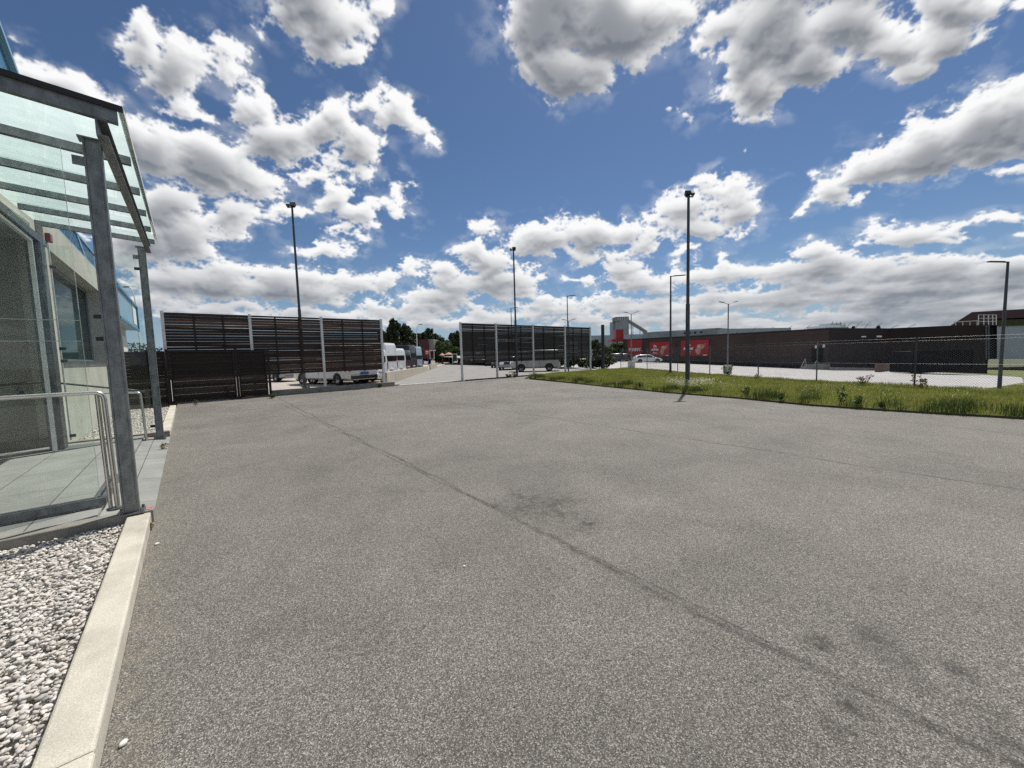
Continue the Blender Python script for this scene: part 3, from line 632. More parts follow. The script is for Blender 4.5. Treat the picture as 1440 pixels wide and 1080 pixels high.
# glass wind screens under the canopy
gs = thing('glass_screen', (-.8, 5.9, .13), 'clear glass wind screen in a low steel channel beside the near canopy post', 'glass screen')
O_ = Vector(gs.location)
mb = MB(); mb.box(L_(-4.2, 5.895, .17), L_(-.80, 5.905, 3.78)); mb.build('pane', 'glass', gs)
mb = MB(); mb.box(L_(-.798, 5.896, .22), L_(-.795, 5.904, 3.78)); mb.build('pane_edge', 'glass_edge', gs)
mb = MB(); mb.box(L_(-4.2, 5.85, .132), L_(-.75, 5.89, .215)); mb.box(L_(-4.2, 5.91, .132), L_(-.82, 5.95, .215)); mb.box(L_(-.79, 5.91, .132), L_(-.75, 7.0, .215)); mb.box(L_(-.85, 5.955, .132), L_(-.81, 7.0, .215)); mb.build('floor_channel', 'galv', gs, bevel=.003)
for z in (2.07, 1.86):
    mb = MB(); mb.box(L_(-4.2, 5.888, z), L_(-.80, 5.893, z+.006)); mb.build('joint_strip', 'glass_edge', gs)
    mb = MB(); mb.box(L_(-.635, 5.34, z-.02), L_(-.582, 5.38, z+.02)); mb.build('clamp', 'dark_steel', gs, bevel=.005)
gs = thing('glass_screen', (-1.2, 10.98, .15), 'clear glass wind screen at the far end between column and far canopy post', 'glass screen')
O_ = Vector(gs.location)
mb = MB(); mb.box(L_(-1.76, 10.975, .22), L_(-.62, 10.987, 3.86)); mb.build('pane', 'glass', gs)
mb = MB(); mb.box(L_(-1.785, 10.97, .22), L_(-1.762, 10.992, 3.86)); mb.build('pane_edge', 'galv_light', gs)
for x, z in ((-.60, 3.55), (-.60, .32), (-1.80, 3.45), (-1.80, 1.95), (-1.80, 1.72), (-1.80, .3)):
    mb = MB(); mb.tube([L_(x+.02, 10.95, z), L_(x-.06 if x > -1 else x+.1, 10.95, z)], .03, 10); mb.build('clamp', 'dark_steel', gs, smooth=True)

# handrails
def rail_path(pts, r=.05, k=4):
    out = [Vector(pts[0])]
    for i in range(1, len(pts)-1):
        p0, p, p1 = Vector(pts[i-1]), Vector(pts[i]), Vector(pts[i+1]); a = (p0-p).normalized(); b = (p1-p).normalized()
        for j in range(k+1):
            t = j/k; out.append((p+a*r)*(1-t)**2+p*2*t*(1-t)+(p+b*r)*t*t)
    out.append(Vector(pts[-1])); return out
hr = thing('handrail', (-.64, 5.6, .13), 'brushed steel handrail crossing in front of the glass beside the near post', 'handrail')
O_ = Vector(hr.location)
MB().tube(rail_path([L_(-4, 5.6, 1.34), L_(-.655, 5.6, 1.34), L_(-.64, 5.6, .13)], .07), .021, 12).build('rail', 'stainless', hr, smooth=True)
MB().tube([L_(-.70, 5.6, 1.32), L_(-.69, 5.6, .13)], .017, 12).build('baluster', 'stainless', hr, smooth=True)
MB().tube([L_(-.665, 5.6, .131), L_(-.665, 5.6, .15)], .06, 16).build('foot_ring', 'galv', hr, smooth=True)
hr = thing('handrail', (-.72, 10.75, .05), 'thin steel handrail at the far end of the terrace beside the white pebbles', 'handrail')
O_ = Vector(hr.location)
MB().tube(rail_path([L_(-1.5, 10.72, 1.10), L_(-.74, 10.72, 1.05), L_(-.72, 10.72, .05)], .06), .021, 12).build('rail', 'stainless', hr, smooth=True)
hr = thing('handrail', (-2, 11.05, .12), 'dark wall-mounted handrail running level and then down across the far wall', 'handrail')
O_ = Vector(hr.location)
MB().tube(rail_path([L_(-5, 11.08, 1.22), L_(-2.0, 11.05, 1.34), L_(-.68, 10.85, 1.06)], .1), .019, 10).build('rail', 'galv', hr, smooth=True)
mb = MB()
for x in (-2.35, -3.6): mb = MB(); mb.tube([L_(x, 11.2, 1.16), L_(x, 11.08, 1.16), L_(x, 11.08, 1.28)], .01, 8); mb.tube([L_(x, 11.197, 1.16), L_(x, 11.19, 1.16)], .04, 12); mb.build('bracket', 'galv', hr)

# ------------------------------------------------------------------ office building
ob = thing('office_building', (-1.85, 11.2, 0), 'concrete office building with tall blind-covered window and blue metal upper storey', 'building')
O_ = Vector(ob.location)
WX, WY0, WY1, WZ0, WZ1 = -1.85, 11.45, 17.0, 1.70, 3.86
mb = MB()
mb.box(L_(-2.2, 11.2, -.2), L_(WX, WY0, 4.5)); mb.box(L_(-2.2, WY1, -.2), L_(WX, 17.7, 4.5)); mb.box(L_(-2.2, WY0, -.2), L_(WX, WY1, WZ0)); mb.box(L_(-2.2, WY0, WZ1), L_(WX, WY1, 4.5))
mb.box(L_(-12, 17.4, -.2), L_(-2.2, 17.7, 4.5))
mb.build('wall', 'concrete', ob)
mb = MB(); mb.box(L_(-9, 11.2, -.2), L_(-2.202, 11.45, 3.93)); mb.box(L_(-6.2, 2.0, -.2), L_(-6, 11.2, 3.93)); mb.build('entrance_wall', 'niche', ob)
mb = MB(); mb.box(L_(-12, 2, 3.932), L_(-1.94, 11.2, 4.52)); mb.build('soffit', 'concrete', ob)
mb = MB(); mb.box(L_(-9, 11.13, .118), L_(-2.0, 11.198, .26)); mb.build('base_strip', 'kerb_side', ob)
w_ = MB(); w_.box(L_(-2.16, WY0, WZ0), L_(-2.10, WY0+.09, WZ1)); w_.box(L_(-2.16, WY1-.09, WZ0), L_(-2.10, WY1, WZ1)); w_.box(L_(-2.16, WY0+.09, WZ1-.09), L_(-2.10, WY1-.09, WZ1)); w_.box(L_(-2.16, WY0+.09, WZ0), L_(-2.10, WY1-.09, WZ0+.09));
w_ = w_.build('window', 'frame_grey', ob)
mb = MB(); mb.box(L_(-2.135, WY0+.09, WZ0+.09), L_(-2.128, WY1-.09, WZ1-.09)); mb.build('pane', 'window_glass', w_)
mb = MB(); y = WY0+.12
while y < WY1-.15:
    mb.bar(L_(-2.26-.012*math.sin(y*9), y, WZ0+.05), L_(-2.26-.012*math.sin(y*9), y, WZ1-.05), .012, .115, (.35, 1, 0)); y += .125
mb.build('blind', 'blind_grey', w_)
mb = MB(); mb.box(L_(-2.19, WY0+.003, WZ0-.001), L_(-1.79, WY1-.003, WZ0+.03)); mb.build('sill', 'galv', w_)
mb = MB(); mb.box(L_(-2.4, 11.4, 1.2), L_(-2.35, 17.3, 4.4)); mb.build('inner_wall', 'kerb_side', w_)
# blue corrugated cladding above the wall
mb = MB()
y = 11.2
while y < 17.6:
    mb.box(L_(-1.98, y, 4.503), L_(-1.93, y+.09, 5.02)); mb.box(L_(-1.99, y+.09, 4.503), L_(-1.96, y+.16, 5.02)); y += .16
mb.build('parapet_cladding', 'blue_clad', ob)
mb = MB(); mb.box(L_(-2.1, 11.2, 5.022), L_(-1.90, 17.72, 5.07)); mb.box(L_(-2.3, 11.2, 4.503), L_(-1.85, 17.7, 4.53)); mb.build('parapet_cap', 'blue_pale', ob)
mb = MB()
A_ = [(2, 11.1), (10.56, 7.10), (11.2, 6.80), (16.0, 4.55), (2, 4.55)]
mb.add([L_(-1.99, y, z) for y, z in A_]+[L_(-9, y, z) for y, z in A_], [(0, 1, 2, 3, 4), (9, 8, 7, 6, 5)]+[(i, i+5, (i+1) % 5+5, (i+1) % 5) for i in range(5)]); mb.build('upper_storey', 'blue_clad', ob)
mb = MB(); mb.bar(L_(-1.96, 2, 11.14), L_(-1.96, 16.0, 4.6), .10, .09); mb.build('verge_trim', 'blue_pale', ob)
mb = MB(); mb.box(L_(-1.848, 11.02+.25, 3.98), L_(-1.78, 11.45, 4.13)); mb.build('alarm_box', 'red_box', ob, bevel=.01)
mb = MB(); mb.box(L_(-1.89, 10.30, .13), L_(-1.84, 10.36, 3.79)); mb.box(L_(-1.89, 4.0, 3.74), L_(-1.84, 10.30, 3.79)); mb.build('glazing_frame', 'galv_light', ob)

bb = thing('annexe_building', (-1.85, 22, 0), 'low annexe with overhanging pale blue fascia behind the far end of the office', 'building')
O_ = Vector(bb.location)
mb = MB(); mb.box(L_(-9, 22.2, 0), L_(-2.35, 29.4, 3.5)); mb.build('wall', 'concrete', bb)
for y in (22.6, 24.9, 27.1):
    mb = MB(); mb.box(L_(-2.349, y, .4), L_(-2.30, y+1.7, 3.1)); mb.build('wall_panel', 'white_wall', bb)
mb = MB(); mb.box(L_(-9, 21.8, 3.52), L_(-1.9, 29.95, 4.75)); mb.build('fascia', 'blue_pale', bb)
mb = MB(); mb.box(L_(-9.1, 21.7, 4.752), L_(-1.82, 30.05, 4.86)); mb.box(L_(-1.90, 21.7, 3.46), L_(-1.82, 30.05, 3.56)); mb.box(L_(-1.899, 29.85, 3.56), L_(-1.83, 30.04, 4.752)); mb.build('fascia_trim', 'blue_clad', bb)
mb = MB(); mb.box(L_(-1.899, 27.7, 3.75), L_(-1.875, 29.3, 4.62)); mb.build('sign_panel', 'sign_white', bb)

# ------------------------------------------------------------------ tall slatted fences
def slat_fence(name, xs_, label, mslat, zlo, ztop=3.64, seed=1, zg=0., tight=0.):
    r_ = random.Random(seed)
    f = thing(name, (xs_[0], FENY, zg), label, 'fence'); 
    def l(x, y, z): return (x-xs_[0], y-FENY, z-zg)
    for i, x in enumerate(xs_):
        mb = MB(); w = .052
        mb.box(l(x-w, FENY-.06, zg), l(x+w, FENY-.048, 3.76)); mb.box(l(x-w, FENY+.048, zg), l(x+w, FENY+.06, 3.76)); mb.box(l(x-.005, FENY-.048, zg), l(x+.005, FENY+.048, 3.76))
        mb.build('post', 'galv_light', f)
    for a, b in zip(xs_[:-1], xs_[1:]):
        mb = MB(); z = zlo+r_.uniform(-.02, .02)
        while z < ztop-.03:
            a2, b2 = a+.02, b-.02
            # boards of uneven length and a slight sag
            dz = r_.gauss(0, .0035); dz2 = r_.gauss(0, .0035); h = .111+r_.uniform(-.004, .003)
            y = FENY+.075+r_.gauss(0, .003)
            mb.add([l(a2, y, z+dz), l(b2, y, z+dz2), l(b2, y+.018, z+dz2), l(a2, y+.018, z+dz), l(a2, y-.01, z+dz+h), l(b2, y-.01, z+dz2+h), l(b2, y+.008, z+dz2+h), l(a2, y+.008, z+dz+h)],
                   [(3, 2, 1, 0), (4, 5, 6, 7), (0, 1, 5, 4), (1, 2, 6, 5), (2, 3, 7, 6), (3, 0, 4, 7)])
            z += (.1115 if r_.random() < .93 else .117) if z < tight else (.1145 if z < 2.4 else .1170)
        mb.build('slat_panel', mslat, f)
        for k_ in (1, 2):
            x = a+(b-a)*k_/3; mb = MB(); mb.box(l(x-.03, FENY+.02, zlo-.03), l(x+.03, FENY+.058, ztop-.002)); mb.build('batten', 'wood_dark', f)
        mb = MB(); mb.box(l(a+.07, FENY+.01, ztop+.0), l(b-.07, FENY+.14, ztop+.07)); mb.build('top_rail', 'dark_steel', f)
    return f
slat_fence('slatted_fence', [-.6, 2.35, 5.35, 8.42], 'tall brown slatted board fence on white steel posts, left of the gateway', 'slat', .96, seed=3, zg=.02, tight=1.7)
slat_fence('slatted_fence', [13.62, 16.5, 20.0, 23.55, 26.8], 'tall dark grey slatted board fence on white steel posts, right of the gateway', 'slat_grey', 1.08, seed=5, tight=3.0)
mb = MB(); mb.box((2.9, FENY-.22, -.1), (8.95, FENY-.07, .24)); tag(mb.build('low_wall', 'kerb_side', bevel=.01), 'low concrete plinth wall running below the brown slatted fence', 'wall')
# stained board enclosure in front of it
def board_panel(x0, x1, y, h, label, seed, arch=False):
    r_ = random.Random(seed)
    f = thing('board_fence', (x0, y, 0), label, 'fence', 'dark board fence panels in front of the left slatted fence')
    mb = MB(); z = .07; k_ = 0
    while z < h-.08:
        hh = .125; y_ = -.012 if k_ % 2 else .012
        mb.box((.06, y_-.01, z), (x1-x0-.06, y_+.01, z+hh+.01)); z += hh+.012; k_ += 1
    mb.build('boards', 'wood_dark', f)
    for x in (0, x1-x0-.06):
        mb = MB(); mb.box((x, -.05, 0), (x+.06, .05, h)); mb.build('frame_post', 'wood_dark', f)
    mb = MB(); mb.box((.06, -.03, h-.07), (x1-x0-.06, .03, h-.004)); mb.build('top_rail', 'wood_dark', f)
    return f
board_panel(-1.84, -.62, 20.70, 2.12, 'dark board fence panel behind the far canopy post, nearest the office wall', 1)
board_panel(-.50, 1.62, 20.62, 2.14, 'widest dark board fence panel, beside the end of the kerb', 2)
board_panel(1.74, 2.80, 20.66, 2.10, 'narrow dark board fence panel at the right end of its row', 3)
for i, (x, lb) in enumerate(((-.56, 'dark wooden post between the office-side and the widest board panel'), (1.68, 'dark wooden post between the widest and the narrow board panel'), (2.88, 'dark wooden post at the right end of the board panels'))):
    mb = MB(); mb.box((x-.045, 20.58, 0), (x+.045, 20.67, 2.2)); tag(mb.build('fence_post', 'wood_dark'), lb, 'post')
mb = MB(); mb.bar((1.45, 20.45, .0), (1.2, 20.60, .55), .05, .09); tag(mb.build('plank', 'wood_dark'), 'short plank leaning against the widest board panel', 'plank')
mb = MB(); mb.box((1.76, 20.45, 0), (2.3, 20.60, .05)); mb.box((2.45, 20.45, 0), (2.78, 20.60, .05)); mb.box((1.9, 20.46, .052), (2.2, 20.58, .10)); tag(mb.build('rubble', 'rust_red'), 'small broken brick pieces lying at the foot of the narrow board panel', 'rubble')

# ------------------------------------------------------------------ masts and lamps
def pole_mb(h, r0, r1, split=None):
    mb = MB()
    if split: mb.cone((0, 0, 0), r0, (0, 0, h*split), r0*.93, 14); mb.cone((0, 0, h*split), r0*.74, (0, 0, h), r1, 14)
    else: mb.cone((0, 0, 0), r0, (0, 0, h), r1, 14)
    return mb
def flood_mast(px0, py0, pxt, pyt, label, flip=1):
    B = G(px0, py0); h = zat(B, pxt, pyt)
    t = thing('floodlight_mast', (B.x, B.y, 0), label, 'floodlight mast', 'tall floodlight masts around the yard')
    pole_mb(h, .085, .05, .45).build('pole', 'lamp_pole', t, smooth=True)
    s = h/13.5
    mb = MB(); mb.box((-.12, -.12, 0), (.12, .12, .02)); mb.build('base_plate', 'galv', t)
    mb = MB(); mb.box((-.04, -.092, .7), (.04, -.07, 1.1)); mb.build('access_door', 'galv', t)
    q = Vector((CR.x, CR.y, 0)).normalized()*flip; w = Vector((CF.x, CF.y, 0)).normalized()
    def hd(off, tilt, sz, nm):
        c = Vector((0, 0, h+.10))+q*off; up = (Vector((0, 0, 1))*math.cos(tilt)-w*math.sin(tilt)); fw = w*math.cos(tilt)+Vector((0, 0, 1))*math.sin(tilt)
        mb = MB()
        a, b, c2 = q*sz[0]/2, fw*sz[1]/2, up*sz[2]/2
        mb.hexa([c-a-b-c2, c+a-b-c2, c+a*.9+b-c2*.6, c-a*.9+b-c2*.6], [c-a-b+c2, c+a-b+c2, c+a*.9+b+c2*.6, c-a*.9+b+c2*.6])
        hh = mb.build(nm, 'dark_steel', t, bevel=.01)
        mb = MB(); e = -b*1.02
        mb.hexa([c-a*.88-c2*.85-b*1.001, c+a*.88-c2*.85-b*1.001, c+a*.88-c2*.85-b*1.03, c-a*.88-c2*.85-b*1.03], [c-a*.88+c2*.85-b*1.001, c+a*.88+c2*.85-b*1.001, c+a*.88+c2*.85-b*1.03, c-a*.88+c2*.85-b*1.03]); mb.build('glass', 'glass_dark', hh)
    hd(.06*s, -.5, (.40*s, .16, .34*s), 'floodlight'); hd(-.30*s, 1.0, (.22*s, .12, .22*s), 'floodlight')
    MB().box((-.03, -.03, h-.05), (.03, .03, h+.05)).bar(Vector((0, 0, h-.02))-q*.34*s, Vector((0, 0, h-.02))+q*.2*s, .04, .04).build('bracket', 'dark_steel', t)
    return t
flood_mast(428.8, 548.5, 409.5, 291, 'tall dark floodlight mast standing in front of the brown slatted fence', 1)
flood_mast(727, 529.5, 723, 352, 'slim dark floodlight mast at the grey slatted fence, left of its middle post', 1)
flood_mast(966.5, 547, 970.8, 276, 'tall dark floodlight mast in the grass, in front of the supermarket posters', -1)
def arm_lamp(B, h, armdir, label, r0=.07, arm=.75, group='single-arm street lamps beyond the yard'):
    t = thing('street_lamp', B, label, 'street lamp', group)
    pole_mb(h, r0, r0*.6, None).build('pole', 'lamp_pole', t, smooth=True)
    q = Vector(armdir).normalized()
    MB().bar((0, 0, h-.02), q*.25+Vector((0, 0, h-.01)), .05, .05).build('arm', 'lamp_pole', t)
    c = q*(.25+arm/2)+Vector((0, 0, h)); MB().bar(q*.2+Vector((0, 0, h)), q*(.2+arm)+Vector((0, 0, h+.03)), .16, .05).build('lamp_head', 'dark_steel', t, bevel=.01)
    return t
qv = Vector((CR.x, CR.y, 0)).normalized()
B = G(942.8, 526.5); arm_lamp((B.x, B.y, 0), zat(B, 946, 388), qv, 'single-arm street lamp on the chain-link line, just left of the tall grass mast', .075)
B = G(1404.5, 557, -1.0); arm_lamp((B.x, B.y, -1.0), zat(B, 1418, 368)+1.0, -qv, 'single-arm street lamp on the lawn at the far right, behind the chain-link', .075, .7)
B = AT(799, 500, 33); arm_lamp((B.x, B.y, 0), zat(B, 799, 416), qv, 'single-arm street lamp rising behind the right half of the grey slatted fence', .06, .5)
B = AT(720.5, 505, 41); arm_lamp((B.x, B.y, 0), zat(B, 720.5, 433), qv, 'single-arm street lamp showing just left of the slim mast behind the grey fence', .06, .5)
def twin_lamp(B, h, label, block=True):
    t = thing('twin_lamp', B, label, 'street lamp', 'two-headed lamps on the supermarket car park')
    pole_mb(h, .07, .045).build('pole', 'galv', t, smooth=True)
    for s in (-1, 1):
        q = qv*s
        MB().tube([(0, 0, h-.06), q*.22+Vector((0, 0, h+.02)), q*.42+Vector((0, 0, h+.12))], .022, 8).build('arm', 'galv', t, smooth=True)
        MB().bar(q*.40+Vector((0, 0, h+.11)), q*.82+Vector((0, 0, h+.20)), .15, .05).build('lamp_head', 'dark_steel', t)
    if block: MB().prism([(-.28, -.28), (.28, -.28), (.28, .28), (-.28, .28)], -.2, .72).build('concrete_foot', 'concrete', t, bevel=.02)
    return t
B = LOT(888, 517); twin_lamp(tuple(B), zat(B, 889, 441)-B.z, 'two-headed car park lamp before the white lettering of the supermarket')
B = LOT(1023, 524.7); twin_lamp(tuple(B), zat(B, 1027.5, 427)-B.z, 'two-headed car park lamp on a concrete foot, right of the posters')
B = AT(800.5, 500, 47); twin_lamp((B.x, B.y, -.2), zat(B, 800.5, 451)+.2, 'small two-headed lamp whose top shows above the grey slatted fence', False)
def bent_lamp(B, h, q, label):
    t = thing('street_lamp', B, label, 'street lamp')
    pts = [(0, 0, h*.75)]+[tuple(q*(1-math.cos(a))*.45+Vector((0, 0, h*.75+h*.23*math.sin(a)))) for a in (.3, .6, .9, 1.2, 1.5)]
    MB().cone((0, 0, 0), .08, (0, 0, h*.75), .055, 10).build('pole', 'galv_light', t, smooth=True)
    MB().tube(pts, .045, 8).build('arm', 'galv_light', t, smooth=True)
    c = q*.42+Vector((0, 0, h*.98)); MB().bar(c, c+q*.5+Vector((0, 0, -.02)), .22, .10).build('lamp_head', 'galv', t)
B = AT(587.5, 505, 58); bent_lamp((B.x, B.y, 0), zat(B, 588, 455)*1.0, qv, 'pale curved street lamp against the dark trees in the gateway')
B = AT(199, 505, 34); bent_lamp((B.x, B.y, 0), zat(B, 195, 400), -qv, 'curved street lamp seen through glass left of the far canopy post')

# ------------------------------------------------------------------ chain-link fence
cps = [G(*q) for q in ((873, 519), (910, 521), (953, 525), (998, 528.5), (1066, 534), (1148, 539.5), (1285.5, 547.5))]
cps.append(Vector((18.3, -1.9, 0))); cps.append(Vector((17.6, -5.0, 0)))
cf = thing('chain_link_fence', (cps[0].x, cps[0].y, 0), 'grey chain-link fence along the back of the grass strip', 'fence')
c0 = cps[0].copy()
for i, p in enumerate(cps):
    q = p-c0; MB().tube([(q.x, q.y, -.05), (q.x, q.y, 1.80)], .026, 10).build('post', 'galv' if i % 2 else 'lamp_pole', cf, smooth=True)
mb = MB(); H = 1.62
for a, b in zip(cps[:-1], cps[1:]):
    L = (b-a).length; d = (b-a)/L; n_ = int(L/.075)
    def at(s, z): p = a+d*s-c0; return Vector((p.x, p.y, z))
    w = .0018; nrm = Vector((-d.y, d.x, 0))*w
    for k_ in range(-int(H/.075), n_+1):
        for sg in (1, -1):
            s0 = k_*.075 if sg == 1 else (n_-k_)*.075
            # straight diagonal from z=.06 to z=.06+H, clipped to the bay
            t0, t1 = 0., 1.
            s1 = s0+sg*H
            lo, hi = min(s0, s1), max(s0, s1)
            if hi <= 0 or lo >= L: continue
            if s0 < 0: t0 = (0-s0)/(s1-s0)
            if s0 > L: t0 = (L-s0)/(s1-s0)
            if s1 > L: t1 = (L-s0)/(s1-s0)
            if s1 < 0: t1 = (0-s0)/(s1-s0)
            if t1-t0 < .01: continue
            P = at(s0+(s1-s0)*t0, .06+H*t0); Q = at(s0+(s1-s0)*t1, .06+H*t1); o_ = nrm*sg*.6
            u_ = (Q-P).normalized().cross(nrm.normalized())*w
            mb.add([P-nrm+o_, P+u_+o_, P+nrm+o_, P-u_+o_, Q-nrm+o_, Q+u_+o_, Q+nrm+o_, Q-u_+o_], [(0, 1, 5, 4), (1, 2, 6, 5), (2, 3, 7, 6), (3, 0, 4, 7)])
mb.build('wire_mesh', 'galv', cf)
for z in (.10, .88, 1.66, 1.76):
    MB().tube([tuple(p-c0+Vector((0, 0, z))) for p in cps], .0022, 5).build('tension_wire', 'galv', cf)

# ------------------------------------------------------------------ supermarket and what stands on its lot
RZ = 4.0
S0, S1, S2, S3 = G(880, 477.3, RZ), G(1166, 461.2, RZ), G(1250, 461.7, RZ), G(1389, 455.5, RZ)
bs = thing('supermarket', (S0.x, S0.y, 0), 'long low dark brown supermarket hall on the right behind the car park', 'building')
O_ = Vector(bs.location)
def bz(x, y): return lotz(x, y)-.6
back = Vector((26, 14, 0))
foot = [S0, S1, S2, S3, S3+Vector((14, 9, 0)), S3+Vector((20, 40, 0)), S0+Vector((26, 6, 0))]
def wallseg(a, b, m, nm, z1=RZ-.22, off=0.):
    mb = MB(); d = (b-a); d.z = 0; d.normalize(); nn = Vector((d.y, -d.x, 0)); 
    if nn.dot(a) > 0: nn = -nn
    k_ = 10
    for i in range(k_):
        p = a+(b-a)*(i/k_); q = a+(b-a)*((i+1)/k_); p.z = q.z = 0
        i1 = p-nn*.3; i2 = q-nn*.3
        mb.hexa([(p.x-O_.x, p.y-O_.y, bz(p.x, p.y)), (q.x-O_.x, q.y-O_.y, bz(q.x, q.y)), (i2.x-O_.x, i2.y-O_.y, bz(q.x, q.y)), (i1.x-O_.x, i1.y-O_.y, bz(p.x, p.y))],
                [(p.x-O_.x, p.y-O_.y, z1), (q.x-O_.x, q.y-O_.y, z1), (i2.x-O_.x, i2.y-O_.y, z1), (i1.x-O_.x, i1.y-O_.y, z1)])
    return mb.build(nm, m, bs)
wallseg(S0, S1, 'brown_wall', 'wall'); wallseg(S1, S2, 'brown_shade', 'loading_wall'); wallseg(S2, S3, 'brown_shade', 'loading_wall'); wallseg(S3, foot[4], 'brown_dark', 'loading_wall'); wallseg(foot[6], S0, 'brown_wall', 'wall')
def pl_(P): return (P.x-O_.x, P.y-O_.y)
cen = sum((Vector((p.x, p.y, 0)) for p in foot), Vector())/len(foot)
mb = MB(); mb.prism([pl_(p+(Vector((p.x, p.y, 0))-cen).normalized()*.06) for p in foot], RZ-.215, RZ); mb.build('roof_edge', 'brown_shade', bs)
wn = Vector((S1.y-S0.y, -(S1.x-S0.x), 0)).normalized()
if wn.dot(S0) > 0: wn = -wn
wd = Vector((S1.x-S0.x, S1.y-S0.y, 0)).normalized()
def onwall(x, y, off=.03): return onplane(x, y, S0+wn*off, (wn.x, wn.y))
# darker plinth
mb = MB(); k_ = 12
for i in range(k_):
    p = S0+(S1-S0)*(i/k_)+wn*.03; q = S0+(S1-S0)*((i+1)/k_)+wn*.03
    mb.add([(*pl_(p), lotz(p.x, p.y)-.1), (*pl_(q), lotz(q.x, q.y)-.1), (*pl_(q), lotz(q.x, q.y)+.45), (*pl_(p), lotz(p.x, p.y)+.45)], [(0, 1, 2, 3)])
mb.build('plinth', 'brown_dark', bs)
def wallbox(x0, yt, x1, yb, m, nm, parent, off, th, O=None, sub=None):
    O = O or O_
    a = onwall(x0, yb, off); b = onwall(x1, yb, off); zt = onwall(x0, yt, off).z; zb = a.z
    zb2 = zb
    a = Vector((a.x, a.y, 0)); b = Vector((b.x, b.y, 0)); i = wn*th
    mb = MB(); mb.hexa([(a.x-O.x, a.y-O.y, zb-O.z), (b.x-O.x, b.y-O.y, zb-O.z), ((b-i).x-O.x, (b-i).y-O.y, zb-O.z), ((a-i).x-O.x, (a-i).y-O.y, zb-O.z)],
                       [(a.x-O.x, a.y-O.y, zt-O.z), (b.x-O.x, b.y-O.y, zt-O.z), ((b-i).x-O.x, (b-i).y-O.y, zt-O.z), ((a-i).x-O.x, (a-i).y-O.y, zt-O.z)])
    return mb.build(nm, m, parent), a, b, zb, zt
def letter_mtx(x, y, off, O):                  # upright lettering on the wall
    p = onwall(x, y, off); X = wd; Z = wn
    return Matrix(((X.x, 0, Z.x, p.x-O.x), (X.y, 0, Z.y, p.y-O.y), (0, 1, 0, p.z-O.z), (0, 0, 0, 1)))
# entrance gable in red with the shop lettering
wallbox(883, 478.6, 903, 509.5, 'sign_red', 'red_facade', bs, .07, .05)
p = onwall(884.5, 494.6, .10); q = onwall(901.5, 494.6, .10); wlen = (q-p).length
def fit_text(body, px0, px1, ybase, nm, m, parent, O, off, bold=.0):
    p = onwall(px0, ybase, off); q = onwall(px1, ybase, off); wlen = math.hypot(q.x-p.x, q.y-p.y)
    o = text_mesh(body, 1., nm, m, parent, Matrix.Identity(4), .02, bold)
    w = max(v.co.x for v in o.data.vertices)-min(v.co.x for v in o.data.vertices); s = wlen/w
    M_ = letter_mtx(px0, ybase, off, O) @ Matrix.Diagonal((s, s, s, 1)); o.matrix_local = M_; return o
fit_text('PENNY.', 884.3, 901.8, 494.0, 'shop_lettering', 'sign_white', bs, O_, .10, .03)
fit_text('supermarkt', 889, 898, 498.2, 'small_lettering', 'sign_white', bs, O_, .10, .0) if False else None
# posters
def poster(x0, y0, x1, y1, label, full=True):
    c = onwall((x0+x1)/2, y1, .05)
    t = thing('wall_poster', (c.x, c.y, c.z), label, 'poster', 'red poster boards on the brown wall'); O = Vector(t.location)
    wallbox(x0, y0, x1, y1, 'sign_red' if full else 'maroon', 'panel', t, .12, .1, O)
    if full:
        W = x1-x0; H = y1-y0
        for i, (s_, w_) in enumerate((('Da', .15), ('schau', .33), ('her.', .20))):
            cx_ = x0+W*.27; fit_text(s_, cx_-W*w_/2, cx_+W*w_/2, y0+H*(.34+.235*i), 'lettering', 'sign_white', t, O, .135, .035)
        for (u, v, r, m) in ((.66, .40, .10, 'parasol'), (.78, .36, .085, 'fruit'), (.62, .66, .12, 'fruit2'), (.88, .22, .05, 'pinkdot')):
            p = onwall(x0+W*u, y0+H*v, .14); sx = (onwall(x1, y0, .14)-onwall(x0, y0, .14)).length*r
            mb = MB(); vs = []
            for j in range(18):
                a = 2*math.pi*j/18; rr = sx*(1+.12*math.sin(3*a+u*9)); vs.append(Vector((p.x-O.x, p.y-O.y, p.z-O.z))+wd*math.cos(a)*rr*.8+Vector((0, 0, 1))*math.sin(a)*rr)
            vs2 = [v_+wn*.012 for v_ in vs]
            n_ = len(vs); mb.add(vs+vs2, [tuple(range(n_)), tuple(range(n_, 2*n_))[::-1]]+[(j, (j+1) % n_, n_+(j+1) % n_, n_+j) for j in range(n_)]); mb.build('printed_motif', m, t)
        wallbox(x0+W*.80, y1-H*.10, x0+W*.93, y1-H*.05, 'sign_white', 'small_print', t, .13, .004, O)
    return t
Mt['fruit'] = mat('tan_print', (.42, .30, .18), (.30, .16, .10), 6, .6); Mt['fruit2'] = mat('brown_print', (.55, .45, .36), (.35, .12, .08), 8, .6); Mt['pinkdot'] = mat('pink_print', (.45, .08, .18), None, 6, .6)
poster(913.3, 481.5, 942.0, 501.3, 'red poster board with white slogan, left of the narrow red board')
poster(957.3, 479.3, 996.5, 501.0, 'red poster board with white slogan, widest and furthest right on the brown wall')
poster(945.4, 483.8, 950.3, 500, 'narrow plain dark red board between the two slogan posters', False)
